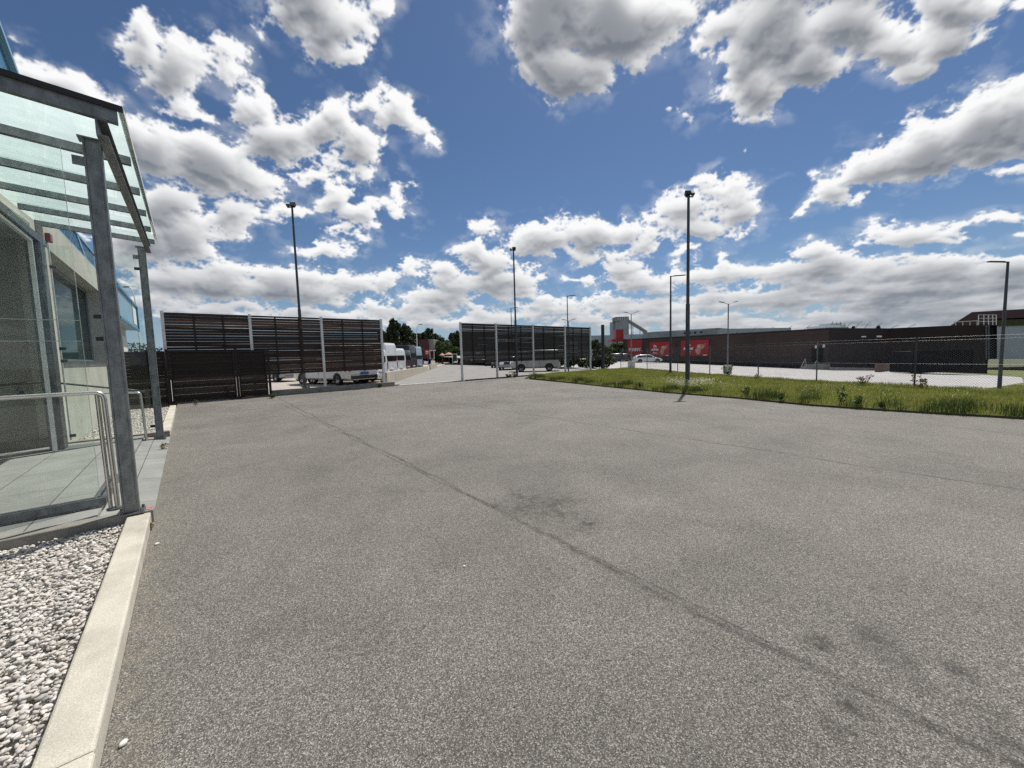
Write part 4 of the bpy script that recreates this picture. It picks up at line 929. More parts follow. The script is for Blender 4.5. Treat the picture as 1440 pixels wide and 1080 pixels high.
# red entrance canopy left of the hall
dS = S0.x*CF.x+S0.y*CF.y
def at_n(x, y, d): return AT(x, y, d)
def facing_box(x0, yt, x1, yb, depth, th, m, nm, parent, O, bevel=0):
    """box standing square to the view direction on the ground plane, at its own distance and with its own depth"""
    a, b = AT(x0, yb, depth), AT(x1, yb, depth); zt = AT((x0+x1)/2, yt, depth).z; zb = AT((x0+x1)/2, yb, depth).z
    bk = Vector((CF.x, CF.y, 0)).normalized()*th
    P = [Vector((a.x, a.y, 0)), Vector((b.x, b.y, 0)), Vector((b.x, b.y, 0))+bk, Vector((a.x, a.y, 0))+bk]
    mb = MB(); mb.hexa([(p.x-O.x, p.y-O.y, zb-O.z) for p in P], [(p.x-O.x, p.y-O.y, zt-O.z) for p in P]); return mb.build(nm, m, parent, bevel=bevel)
B = AT(871, 505, dS+1); t = thing('entrance_portal', (B.x, B.y, 0), 'bright red block and beam over the supermarket entrance', 'portal'); O = Vector(t.location)
facing_box(866.5, 463, 877, 476.6, dS+2, 2.0, 'sign_red', 'tower_block', t, O); facing_box(860.5, 476.8, 880, 480.2, dS+1.5, 3.5, 'sign_red', 'beam', t, O)
for x in (868, 877): facing_box(x, 480.2, x+1.2, 509, dS+2.5, .25, 'brown_wall', 'column', t, O)
# door with steps, wall lamps
t = thing('delivery_steps', tuple(LOT(1140, 517.6)), 'dark steel door with small railed steps on the long brown wall', 'steps'); O = Vector(t.location)
wallbox(1141, 489, 1157, 511.5, 'brown_dark', 'door', t, .06, .05, O)
for i, h in enumerate((.25, .5, .75)):
    a = onwall(1128+i*2, 515, .4); b = onwall(1157, 515, .4)
    mb = MB(); z0 = min(lotz(a.x, a.y), lotz(b.x, b.y))-.1; mb.hexa([(p.x-O.x, p.y-O.y, z0-O.z) for p in (a, b, b+wn*(1.2-i*.35), a+wn*(1.2-i*.35))], [(p.x-O.x, p.y-O.y, z0+.1+h-O.z) for p in (a, b, b+wn*(1.2-i*.35), a+wn*(1.2-i*.35))]); mb.build('step', 'concrete', t)
for x in (1126, 1143):
    a = onwall(x, 517, 1.7); b = onwall(x+6.5, 504.5, 1.3); c = onwall(x+8, 517, 1.0)
    mb = MB(); mb.tube([(a-O), (b-O), Vector((c.x, c.y, a.z))-O], .045, 6); mb.build('stair_rail', 'galv_light', t)
for x, y, lb in ((1147.7, 487.7, 'small pale wall lamp above the left side of the delivery door'), (1158.5, 486.5, 'small pale wall lamp right of the delivery door')):
    p = onwall(x, y, .2); mb = MB(); mb.prism([(-.22, -.12), (.22, -.12), (.16, .12), (-.16, .12)], -.22, .22); o = mb.build('wall_lamp', 'galv_light', bevel=.03); o.location = p; tag(o, lb, 'lamp')
for x0, x1, y0, y1, lb in ((1211.5, 1218, 472.6, 474.2, 'thin pale strip sign high on the loading wall, left of its pair'), (1233, 1240, 472.0, 474.2, 'thicker pale strip sign high on the loading wall, right of its pair')):
    d = (S1+(S2-S1)*.6); dp = d.x*CF.x+d.y*CF.y-1.4
    o = facing_box(x0, y0, x1, y1, dp, .06, 'sign_white', 'strip_sign', None, Vector((0, 0, 0))); tag(o, lb, 'sign')
# dock ramp walls, container
def lot_wall(p0, p1, h, th, m, nm, label, cat):
    a, b = LOT(*p0), LOT(*p1); d = Vector((b.x-a.x, b.y-a.y, 0)).normalized(); n_ = Vector((-d.y, d.x, 0))*th
    if n_.dot(a) < 0: n_ = -n_
    mb = MB(); P = [a, b, b+n_, a+n_]
    mb.hexa([(p.x, p.y, p.z-.2) for p in P], [(p.x, p.y, p.z+h) for p in P]); return tag(mb.build(nm, m, bevel=.02), label, cat)
lot_wall((1166, 520), (1236, 520.6), .35, .4, 'concrete', 'low_wall', 'pale low kerb wall along the loading bay', 'wall')
lot_wall((1158, 520.2), (1167, 520), .85, 1.2, 'kerb_side', 'concrete_block', 'stubby grey block at the left end of the pale loading kerb', 'block')
lot_wall((1235, 523.3), (1291, 517.5), 1.0, .35, 'rust_red', 'ramp_wall', 'reddish brown ramp wall left of the black container', 'wall')
# black container
ca, cb = LOT(1280, 525.4), LOT(1367, 527.2); d = Vector((cb.x-ca.x, cb.y-ca.y, 0)); cl = d.length; d.normalize(); n_ = Vector((-d.y, d.x, 0)); n_ = n_ if n_.dot(ca) > 0 else -n_
hc = zat(ca, 1280, 493)-ca.z
t = thing('container', tuple(ca), 'large black waste container on the loading yard', 'container', rz=math.atan2(d.y, d.x)); sg = 1 if Vector((-d.y, d.x, 0)).dot(ca) > 0 else -1
mb = MB(); x = .12
mb.box((.1, .05*sg if sg > 0 else -2.35, .1), (cl-.1, 2.35 if sg > 0 else -.05, hc-.12))
while x < cl-.25: mb.box((x, -.0 if sg > 0 else -.05, .15), (x+.12, .05 if sg > 0 else .0, hc-.15)); x += .3
mb.build('body', 'container', t)
mb = MB()
for x in (0, cl-.12): mb.box((x, -.06, 0), (x+.12, .06, hc))
mb.box((.12, -.05, hc-.12), (cl-.12, .06, hc)); mb.box((.12, -.05, 0), (cl-.12, .06, .12)); mb.build('frame', 'brown_dark', t)
# dock house behind it, steps
lot_wall((1262, 517), (1280, 516.6), 1.9, 1.5, 'kerb_side', 'dock_block', 'grey concrete loading block left of the container', 'block')
# little things on the flat roof
for i, (x, y0, y1, dx_) in enumerate(((1062.5, 467, 460.5, 0), (1086.5, 465.5, 459.8, 1), (1112.5, 464, 458.5, 1.5), (1139, 462.8, 456.8, 2), (1204, 462, 452.5, -4.5), (1217, 462, 451.5, -4.5), (1230, 462, 452.5, -5), (1245, 462, 455, -5), (1264, 461, 457, 0), (1288, 460, 456, 0), (1026, 468, 463, 0), (1042, 467.5, 462, 0))):
    if i < 4 or i > 7: p = G(x, y0+.3, RZ)+Vector((1.0, 1.0, 0))
    else: p = G(x, y0+.3, RZ)+Vector((1.5, 1.5, 0))
    p.z = RZ; d_ = p.x*CF.x+p.y*CF.y; tp = AT(x+dx_, y1, d_); pts = [p, Vector((p.x*.5+tp.x*.5+.05, p.y*.5+tp.y*.5, p.z*.4+tp.z*.6)), tp]
    if abs(dx_) > 3: pts = [p, p*.45+tp*.55+Vector((0, 0, .22)), tp]
    mb = MB(); mb.tube([q-p for q in pts], .035, 6); o = mb.build('lightning_rod', 'lamp_pole'); o.location = p
    RL = ('straight thin rod on the brown roof just left of a chain-link post', 'straight thin rod on the brown roof, second of the four left of the pale block', 'straight thin rod on the brown roof, third of the four left of the pale block', 'straight thin rod on the brown roof nearest left of the pale block', 'bent rod on the brown roof, first right of the small tree top', 'bent rod midway between the two small tree tops over the brown roof', 'bent rod just left of the second small tree top', 'bent rod just right of the second small tree top', 'short rod on the dark roof left of the guard rail, nearer the tree tops', 'short rod on the dark roof left of the guard rail, nearer the gabled hall', 'short rod on the brown roof left of the twin lamp', 'short rod on the brown roof right of the twin lamp')
    tag(o, RL[i], 'lightning rod', 'lightning rods on the brown flat roof')
# roof hatch with rails right end, ladder
q0 = AT(1376, 456, S3.x*CF.x+S3.y*CF.y+.3); t = thing('roof_railing', tuple(q0), 'pale steel railing cage and ladder at the right end of the dark roof', 'railing'); O = Vector(t.location); D3 = S3.x*CF.x+S3.y*CF.y-.3
mb = MB()
for x in (1376, 1383.5, 1390, 1396, 1401): mb.bar(AT(x, 457, D3)-O, AT(x, 442.5, D3)-O, .07, .07)
for y in (442.8, 447.5, 452): mb.bar(AT(1376, y, D3)-O, AT(1401, y, D3)-O, .06, .06)
mb.build('cage', 'galv_light', t)
mb = MB()
for x in (1386.5, 1390.5): mb.bar(AT(x, 457, D3)-O, AT(x, 506, D3)-O, .07, .07)
y = 459
while y < 505: mb.bar(AT(1386.5, y, D3)-O, AT(1390.5, y, D3)-O, .04, .04); y += 2.2
mb.build('ladder', 'galv', t)
mb = MB()
for x in (1344, 1354, 1364, 1374): mb.bar(AT(x, 457.5, D3)-O, AT(x, 451.5, D3)-O, .05, .05)
mb.bar(AT(1341, 452.8, D3)-O, AT(1376, 450.9, D3)-O, .07, .07); mb.build('guard_rail', 'galv_light', t)
# gabled hall behind it at the far right
D4 = D3+22
B = AT(1400, 490, D4); t = thing('gabled_hall', (B.x, B.y, -3), 'hall with dark red gabled roof and pale wall at the far right edge', 'building'); O = Vector(t.location)
_r4 = ray(1372, 480); bk = Vector((_r4.x, _r4.y, 0)).normalized(); pts = [AT(1402, y_, D4) for y_ in (456, 505)]+[AT(1520, y_, D4) for y_ in (505, 456)]
mb = MB(); mb.add([v-O for v in pts]+[v+bk*20-O for v in pts], [(0, 1, 2, 3), (7, 6, 5, 4)]+[(i, (i+1) % 4, 4+(i+1) % 4, 4+i) for i in range(4)]); mb.build('wall', 'hall', t)
pts = [AT(1345, y_, D4+.3) for y_ in (458, 505)]+[AT(1401.5, y_, D4+.3) for y_ in (505, 458)]
mb = MB(); mb.add([v-O for v in pts]+[v+bk*18-O for v in pts], [(0, 1, 2, 3), (7, 6, 5, 4)]+[(i, (i+1) % 4, 4+(i+1) % 4, 4+i) for i in range(4)]); mb.build('wall', 'brown_dark', t)
pts = [AT(x, y, D4-.5) for x, y in ((1337, 457.5), (1367, 438.8), (1440, 434.5), (1540, 436), (1540, 447), (1440, 446.5), (1402, 448), (1401, 457.5))]
mb = MB(); n_ = len(pts); mb.add([v-O for v in pts]+[v+bk*26-O for v in pts], [tuple(range(n_)), tuple(range(n_, 2*n_))[::-1]]+[(i, (i+1) % n_, n_+(i+1) % n_, n_+i) for i in range(n_)]); mb.build('roof', 'maroon', t)
facing_box(1402, 448.2, 1520, 457, D4-.2, .3, 'soil', 'green_band', t, O)
# white flat building seen above the brown roof, dish shapes
B = AT(1172, 460, 130); t = thing('white_block', (B.x, B.y, 0), 'small pale building just showing above the middle of the brown roof', 'building'); O = Vector(t.location)
facing_box(1155, 460.5, 1192, 500, 130, 10, 'hall', 'wall', t, O); facing_box(1160, 457.2, 1190, 460.5, 132, 8, 'galv_light', 'roof_box', t, O); facing_box(1168, 454.5, 1184, 457.2, 134, 5, 'hall', 'roof_box', t, O)
mb = MB()
for x, h in ((1170, 452), (1176, 453), (1181, 452.5), (1187, 454)): mb.bar(AT(x, 457, 133)-O, AT(x+1, h, 133)-O, .12, .12)
mb.build('aerial', 'galv', t)
# concrete plant
B = AT(872, 495, 190); t = thing('silo_plant', (B.x, B.y, -1), 'grey silo tower with conveyor rising behind the supermarket entrance', 'silo'); O = Vector(t.location)
def cyl(x0, x1, yt, yb, dep, m, nm):
    a = AT(x0, yb, dep); b = AT(x1, yb, dep); c = (a+b)/2; r = (b-a).length/2; zt = AT((x0+x1)/2, yt, dep).z
    mb = MB(); mb.cone((c.x-O.x, c.y-O.y, c.z-O.z), r, (c.x-O.x, c.y-O.y, zt-O.z), r, 24); return mb.build(nm, m, t, smooth=True)
cyl(866.5, 884.2, 450.5, 500, 190, 'silo', 'silo'); cyl(858, 866, 453.5, 500, 194, 'hall', 'silo')
facing_box(866.3, 445.3, 884.5, 451.2, 186, 7, 'kerb_side', 'head_house', t, O)
for x in (868.5, 871.5, 874.5, 877.5, 881): facing_box(x, 446.2, x+1.3, 449.8, 185.8, .2, 'hall', 'louvre', t, O)
mb = MB(); mb.bar(AT(880.5, 449.6, 188)-O, AT(909, 467.2, 188)-O, 1.6, 1.3); mb.build('conveyor', 'kerb_side', t)
mb = MB()
for x, y in ((890, 456), (900, 462)): mb.bar(AT(x, y, 188)-O, AT(x, 480, 188)-O, .3, .3)
mb.build('trestle', 'silo', t)
# long pale halls in the distance
B = AT(960, 490, 150); t = thing('long_hall', (B.x, B.y, -1), 'long pale industrial hall behind the brown supermarket roof', 'building'); O = Vector(t.location)
def sl_box(x0, y0, x1, y1, yb, d0, d1, th, m, nm):
    a, b = AT(x0, y0, d0), AT(x1, y1, d1); dd = Vector((b.x-a.x, b.y-a.y, 0)).normalized(); n_ = Vector((-dd.y, dd.x, 0)); n_ = n_ if n_.dot(a) > 0 else -n_; n_ *= th
    zb = AT(x0, yb, d0).z; zt = max(a.z, b.z)*0+a.z
    mb = MB(); P = [a, b, b+n_, a+n_]; Z = [a.z, b.z, b.z, a.z]
    mb.hexa([(p.x-O.x, p.y-O.y, zb-O.z) for p in P], [(p.x-O.x, p.y-O.y, z_-O.z) for p, z_ in zip(P, Z)]); mb.build(nm, m, t)
    return a, b
sl_box(905, 468.6, 1009, 462.5, 500, 175, 130, 30, 'hall', 'wall'); sl_box(1009, 462.5, 1023, 463.3, 500, 130, 134, 30, 'silo', 'end_wall')
mb = MB(); mb.bar(AT(904, 468.3, 175)-O, AT(1009.5, 462.1, 129.8)-O, .5, .5); mb.bar(AT(1009.5, 462.1, 129.8)-O, AT(1023.5, 463.0, 134)-O, .5, .5); mb.build('roof_edge', 'silo', t)
for x in (962, 969, 976.5, 985): facing_box(x, 467.2-(x-962)*.06, x+2.6, 470.0-(x-962)*.06, 128+ (985-x)*.42-4, .4, 'dark_steel', 'vent', t, O)
B = AT(850, 490, 160); t = thing('long_hall', (B.x, B.y, -1), 'pale blank hall behind the trees, between grey fence and silo', 'building'); O = Vector(t.location)
facing_box(824, 471.5, 905, 500, 162, 20, 'hall', 'wall', t, O); facing_box(823.5, 471.0, 905.5, 472.2, 161.6, 20.8, 'silo', 'roof_edge', t, O)

# ------------------------------------------------------------------ vehicles
def vehicle(name, L, W, st, paint, label, cat, loc, heading, group=None, wheels=(.9, 3.2), wr=.33, side=(), rearwin=None, front_screen=None, belt=None, plate='plate', doors=(), trims=True, rear_lights=True, hl=.65):
    """st: stations (x, z_bottom, z_belt, z_roof, half width low, belt, roof) from tail (x=0) to nose (x=L)"""
    t = thing(name, loc, label, cat, group, rz=heading)
    def ring(s):
        x, zb, zm, zr, wb, wm, wt = s
        half = [(wb*.82, zb), (wb, zb+.10), (wm, zb+(zm-zb)*.55), (wm*.985, zm), (wt+(wm-wt)*.10, zm+(zr-zm)*.86), (wt*.88, zr-.015), (wt*.4, zr)]
        return [(x-L/2, y, z) for y, z in half]+[(x-L/2, -y, z) for y, z in half[::-1]]
    rs = [ring(s) for s in st]; n = len(rs[0]); mb = MB(); vs = [p for r in rs for p in r]; fs = []
    for i in range(len(rs)-1):
        for j in range(n): fs.append((i*n+j, (i+1)*n+j, (i+1)*n+(j+1) % n, i*n+(j+1) % n))
    fs.append(tuple(range(n))); fs.append(tuple((len(rs)-1)*n+j for j in range(n))[::-1])
    mb.add(vs, fs); body = mb.build('body', paint, t, smooth=True, bevel=.025)
    def S(x, j):                                # surface point at station x, ring coordinate j
        xs_ = [s[0] for s in st]; i = max(0, min(len(xs_)-2, next((k_ for k_ in range(len(xs_)-1) if xs_[k_+1] >= x), len(xs_)-2)))
        f = (x-xs_[i])/max(1e-6, xs_[i+1]-xs_[i]); j0 = int(math.floor(j)); g = j-j0
        def P(a, b): return Vector(rs[a][b % n])
        p = (P(i, j0)*(1-f)+P(i+1, j0)*f)*(1-g)+(P(i, j0+1)*(1-f)+P(i+1, j0+1)*f)*g; return p
    def patch(nm, x0, x1, x0b, x1b, j0, j1, m, off=.012, nu=6, nv=3, par=t):
        mb = MB(); vs = []
        cm = Vector((0, 0, (st[len(st)//2][2])))
        for b in range(nv+1):
            v = b/nv; xa = x0b+(x0-x0b)*v; xb = x1b+(x1-x1b)*v; j = j0+(j1-j0)*v
            for a in range(nu+1):
                x = xa+(xb-xa)*a/nu; p = S(x, j); px1 = S(min(x+.03, L), j)-S(max(x-.03, 0), j); pj = S(x, j+.03)-S(x, j-.03)
                nn = px1.cross(pj); nn = nn.normalized() if nn.length > 1e-9 else Vector((0, 0, 1))
                if nn.dot(p-Vector((p.x, 0, cm.z))) < 0: nn = -nn
                vs.append(p+nn*off)
        fs = [(b*(nu+1)+a, b*(nu+1)+a+1, (b+1)*(nu+1)+a+1, (b+1)*(nu+1)+a) for b in range(nv) for a in range(nu)]
        mb.add(vs, fs); return mb.build(nm, m, par, smooth=True)
    for (x0, x1, x0b, x1b) in side:
        patch('side_window', x0, x1, x0b, x1b, 3.08, 3.92, 'glass_dark'); patch('side_window', x0, x1, x0b, x1b, n-1-3.08, n-1-3.92, 'glass_dark')
    if front_screen: patch('windscreen', front_screen[1], front_screen[1], front_screen[0], front_screen[0], 0, 0, 'glass_dark') if False else None
    if front_screen:
        (xa, xb) = front_screen; mb = MB(); vs = []
        for b in range(4):
            x = xa+(xb-xa)*b/3
            for a in range(9):
                j = 4.15+(n-1-8.3)*a/8; p = S(x, j); vs.append(p+Vector((.02, 0, .014)))
        mb.add(vs, [(b*9+a, b*9+a+1, (b+1)*9+a+1, (b+1)*9+a) for b in range(3) for a in range(8)]); mb.build('windscreen', 'glass_dark', t, smooth=True)
    s0, sL = st[0], st[-1]
    if rearwin:
        z0, z1, w0, w1 = rearwin; mb = MB(); x = -L/2-.012
        pts = [(w0, z0+.06), (w0, z1-.12), (w1*.95, z1-.03), (w1*.8, z1), (-w1*.8, z1), (-w1*.95, z1-.03), (-w0, z1-.12), (-w0, z0+.06), (-w0+.06, z0), (w0-.06, z0)]
        xo = lambda z: 0
        mb.add([(x+.10*max(0, (z-z0))*.3, y, z) for y, z in pts]+[(x+.03+.10*max(0, (z-z0))*.3, y, z) for y, z in pts], [tuple(range(10))[::-1], tuple(range(10, 20))]+[(i, (i+1) % 10, 10+(i+1) % 10, 10+i) for i in range(10)]); mb.build('rear_window', 'glass_dark', t)
    zc_ = s0[1]
    mb = MB(); mb.box((-L/2-.09, -s0[4]*.97, zc_+.02), (-L/2+.05, s0[4]*.97, zc_+.24)); mb.build('rear_bumper', paint if trims == 'paint' else 'black', t, bevel=.03)
    mb = MB(); mb.box((L/2-.05, -sL[4]*.97, sL[1]+.02), (L/2+.10, sL[4]*.97, sL[1]+.26)); mb.build('front_bumper', paint if trims == 'paint' else 'black', t, bevel=.03)
    mb = MB(); mb.box((-L/2-.105, -.26, zc_+.30), (-L/2-.012, .26, zc_+.41)); mb.build('number_plate', plate, t)
    for s in (-1, 1):
        if rear_lights:
            mb = MB(); mb.box((-L/2-.02, s*s0[5]*.97-.06, zc_+.48), (-L/2+.08, s*s0[5]*.97+.05, zc_+.95)); mb.build('tail_light', 'lamp_red', t, bevel=.02)
        mb = MB(); mb.box((L/2-.14, s*sL[5]*.84-.13, sL[1]+(sL[3]-sL[1])*.50), (L/2+.015, s*sL[5]*.84+.13, sL[1]+(sL[3]-sL[1])*.50+.17)); mb.build('headlight', 'lens', t, bevel=.03)
        mp = S(front_screen[0]-.35 if front_screen else L*.7, 3.1); mb = MB(); y0 = s*abs(mp.y)
        mb.box((mp.x-.02, min(y0, y0+s*.20), mp.z-.02), (mp.x+.08, max(y0, y0+s*.20), mp.z+.20)); mb.build('mirror', 'black', t, bevel=.02)
    mb = MB(); mb.box((L/2-.0, -sL[5]*.45, sL[1]+.30), (L/2+.03, sL[5]*.45, sL[1]+.52)); mb.build('grille', 'black', t)
    for x in wheels:
        for s in (-1, 1):
            yb = s*(st[len(st)//2][4]-.0)
            mb = MB(); vs = []
            for a in range(17):
                an = math.pi*a/16; vs.append((x-L/2+math.cos(an)*(wr+.07), yb+s*.004, wr+math.sin(an)*(wr+.07)*1.03))
            vs2 = [(q[0], q[1]-s*.25, q[2]) for q in vs]; mb.add(vs+vs2, [tuple(range(17)), tuple(range(17, 34))]+[(i, i+1, 18+i, 17+i) for i in range(16)]); mb.build('wheel_arch', 'black', t)
            mb = MB(); prof = [(wr*.62, .0), (wr*.97, .0), (wr, .03), (wr, .17), (wr*.97, .20), (wr*.62, .20)]; nn_ = 24; vs = []
            for (r, y) in prof:
                for k_ in range(nn_): an = 2*math.pi*k_/nn_; vs.append((x-L/2+r*math.cos(an), yb+s*(.02-y), wr+r*math.sin(an)))
            fs = [(i*nn_+k_, i*nn_+(k_+1) % nn_, (i+1)*nn_+(k_+1) % nn_, (i+1)*nn_+k_) for i in range(len(prof)-1) for k_ in range(nn_)]
            mb.add(vs, fs); w_ = mb.build('wheel', 'tyre', t, smooth=True)
            mb = MB(); yy = yb+s*.005; vs = [(x-L/2, yy-s*.01, wr)]
            nn_ = 20
            for k_ in range(nn_): an = 2*math.pi*k_/nn_; vs.append((x-L/2+wr*.64*math.cos(an), yy-s*(.0 if k_ % 4 < 3 else .05), wr+wr*.64*math.sin(an)))
            mb.add(vs, [(0, 1+k_, 1+(k_+1) % nn_) for k_ in range(nn_)]); mb.build('rim', 'silver_paint', w_)
    for x in doors:                              # door gaps
        for s in (1, -1):
            mb = MB(); pts = [S(x, j if s == 1 else n-1-j) for j in (1.2, 2, 3, 3.9)]; vs = []
            for p in pts: vs += [p+Vector((-.009, s*.004, 0)), p+Vector((.009, s*.004, 0))]
            mb.add(vs, [(2*i, 2*i+1, 2*i+3, 2*i+2) for i in range(3)]); mb.build('door_gap', 'black', t)
    return t
def van_st(L, W, H, nose=1.0):
    w = W/2; k_ = H/2.6
    return [(0, .32, 1.25, H-.18, w*.94, w*.97, w*.80), (.10, .30, 1.27, H-.03, w, w, w*.84), (L*.35, .30, 1.28, H, w, w, w*.86), (L-nose*1.75, .30, 1.28, H-.02, w, w, w*.84), (L-nose*1.35, .30, 1.25, H-.22, w, w, w*.80), (L-nose*.62, .30, 1.12, 1.34, w*.99, w*.98, w*.76), (L-.28, .30, .95, 1.08, w*.96, w*.95, w*.72), (L-.04, .34, .80, .90, w*.86, w*.86, w*.66), (L, .38, .74, .84, w*.82, w*.80, w*.6)]
def car_st(L, W, H, wagon=True):
    w = W/2
    return [(0, .34, .84, .95, w*.84, w*.90, w*.62), (.12, .26, .90, 1.05 if wagon else .98, w*.95, w*.97, w*.66), (.55 if wagon else .9, .24, .93, H-.10 if wagon else 1.05, w, w, w*.70), (1.1 if wagon else 1.5, .22, .93, H-.01, w, w, w*.72), (L*.52, .20, .91, H, w, w, w*.74), (L-1.75, .20, .89, H-.12, w, w, w*.70), (L-1.15, .22, .87, .97, w*.99, w*.98, w*.66), (L-.35, .24, .72, .80, w*.95, w*.93, w*.6), (L-.03, .28, .58, .66, w*.84, w*.84, w*.55), (L, .32, .52, .58, w*.78, w*.78, w*.5)]
VG = 'vans and cars parked behind the fences'
# camper van behind the left fence, tail towards the yard
vehicle('van', 5.9, 2.0, van_st(5.9, 2.0, 2.35), 'white_paint', 'white van behind the brown slatted fence, only wheels and lower side showing', 'van', (7.04, 25.8, .082), R_(109), VG, wheels=(1.15, 4.75), side=((3.1, 4.3, 3.1, 4.7),), rearwin=(1.3, 2.0, .75, .7), front_screen=(5.2, 4.6), plate='plate_blue', doors=(2.9, 4.1))
vehicle('car', 4.3, 1.78, car_st(4.3, 1.78, 1.48), 'silver_paint', 'silver car half hidden behind the right end of the narrow board panel', 'car', (5.31, 33.85, .082), R_(-71), VG, wheels=(.8, 3.4), side=((.6, 1.9, .35, 1.9), (1.98, 3.0, 1.98, 3.3)), front_screen=(3.25, 2.65), trims='paint')
# row along the low lane wall
wd0 = G(545, 541); wl = Vector((.565, .825, 0)); wnr = Vector((-.825, .565, 0)); hd_ = math.atan2(wnr.y, wnr.x)
row = [(1.6, 5.3, 2.15, 'white_paint', 'white low-roofed van nearest the gateway post, partly behind it', (1.25, 1.75, .68, .62)),
       (5.0, 5.9, 2.62, 'white_paint', 'tall white high-roof van with large dark rear window beside the low lane wall', (1.28, 1.98, .86, .80)),
       (8.7, 5.4, 2.30, 'white_paint', 'white van next beyond the high-roof one, with pale rear window', (1.3, 1.85, .7, .65)),
       (11.9, 5.2, 2.2, 'anthracite', 'dark grey van, third from the far end of the row by the low wall', (1.3, 1.8, .7, .65)),
       (15.2, 6.3, 2.75, 'anthracite', 'tall dark grey van in the row by the low wall', (1.5, 2.1, .75, .7)),
       (19.6, 5.6, 2.7, 'blue_paint', 'pale blue-white van at the far end of the low wall', (1.3, 2.0, .85, .8))]
for (s_, L, H, pm, lb, rw) in row:
    hv = hd_-R_(15); c = Vector((wd0.x, wd0.y, 0))+wl*s_+wnr*.62+Vector((math.cos(hv), math.sin(hv), 0))*(L/2+.1)
    vehicle('van', L, 2.0, van_st(L, 2.0, H), pm, lb, 'van', (c.x, c.y, .082), hv, VG, wheels=(1.1, L-1.15), side=((L-2.7, L-1.65, L-2.7, L-1.25),), rearwin=rw, front_screen=(L-.72, L-1.35), doors=(L-2.8,), trims='paint' if H < 2.7 else True)
# vehicles behind the right fence
def gp3(x, y, z=.01): return G(x, y, z)
a, b = gp3(733, 523), gp3(772.5, 522.0)
c = (a+b)/2; dd = (b-a); wb_ = dd.length; hdg = math.atan2(-dd.y, -dd.x); side_ = Vector((-dd.y, dd.x, 0)).normalized(); side_ = side_ if side_.dot(c) > 0 else -side_
c = c+side_*.9
vehicle('van', 4.35, 1.85, van_st(4.35, 1.85, 1.95, .9), 'grey_paint', 'light grey small van behind the middle of the grey slatted fence', 'van', (c.x, c.y, .004), hdg, VG, wheels=(2.175-wb_/2, 2.175+wb_/2), side=((1.9, 2.7, 1.9, 3.1), (.5, 1.7, .5, 1.7)), rearwin=(1.1, 1.6, .7, .65), front_screen=(3.7, 3.15), trims='paint', doors=(1.8, 2.9))
for (px_c, py_c, pm, lb) in ((713, 520.5, 'silver_paint', 'silver car showing its nose left of the light grey van behind the fence'), (700, 517.2, 'anthracite', 'dark car behind the second post of the grey slatted fence'), (690, 514.6, 'anthracite', 'dark car whose bumper shows between the first two posts of the grey fence'), (674, 512.3, 'silver_paint', 'pale car furthest left below the grey slatted fence')):
    f_ = gp3(px_c, py_c); hd2 = math.atan2(-.70, -.72); dv = Vector((math.cos(hd2), math.sin(hd2), 0)); c = f_-dv*2.15
    vehicle('car', 4.3, 1.8, car_st(4.3, 1.8, 1.5), pm, lb, 'car', (c.x, c.y, .004), hd2, VG, wheels=(.8, 3.45), side=((.6, 1.9, .35, 1.9), (1.98, 3.0, 1.98, 3.3)), front_screen=(3.25, 2.65), trims='paint')
# red car down the lane
B = G(625, 510.6, .02)
c = Vector((B.x, B.y, 0))+Vector((CF.x, CF.y, 0)).normalized()*1.5
vehicle('car', 4.3, 1.8, car_st(4.3, 1.8, 1.62), 'red_paint', 'dark red car at the far end of the lane through the gateway', 'car', (c.x, c.y, .01), math.atan2(qv.y, qv.x)+.5, None, wheels=(.8, 3.45), side=((.6, 1.9, .35, 1.9), (1.98, 3.0, 1.98, 3.3)), front_screen=(3.25, 2.65), trims='paint')
# cars on the supermarket lot
def lotcar(px_c, py_c, pm, lb, hdg, L=4.5, H=1.48):
    B = LOT(px_c, py_c); vehicle('car', L, 1.82, car_st(L, 1.82, H), pm, lb, 'car', tuple(B), hdg, None, wheels=(.85, L-.85), side=((.5, 1.9, .3, 1.9), (1.98, 3.0, 1.98, 3.35)), rearwin=None, front_screen=(L-1.1, L-1.7), trims='paint')
lotcar(910, 510.2, 'white_paint', 'white estate car parked in front of the red shop lettering', math.atan2(-.35, .93)-.35, 4.7)
lotcar(862, 508.5, 'anthracite', 'dark car parked left of the supermarket entrance, nearest the grey fence', 2.4)
lotcar(872, 508.0, 'anthracite', 'dark car parked directly below the red entrance block', 2.4)
lotcar(855, 506.5, 'white_paint', 'white car mostly hidden by the hedge left of the entrance', 2.4)

# ------------------------------------------------------------------ things along the lane
a = Vector((wd0.x, wd0.y, 0)); mb = MB(); L = 0; zt = .74
lw = thing('lane_wall', (a.x, a.y, 0), 'low weathered concrete wall running away beside the parked vans', 'wall', rz=math.atan2(wl.y, wl.x))
i = 0
while L < 19.5:
    mb = MB(); l2 = 2.4; h = .74-.010*L; mb.box((L+.004, 0, -.1), (L+l2-.004, .16, h)); mb.build('wall_block', 'lane_wall', lw, bevel=.015); L += l2; i += 1
p = a+wl*24; lw = thing('lane_wall', (p.x, p.y, 0), 'short further piece of concrete wall at the bend of the lane', 'wall', rz=math.atan2(wl.y, wl.x))
mb = MB(); mb.box((0, 0, -.1), (9, .16, .7)); mb.build('wall_block', 'lane_wall', lw, bevel=.015)
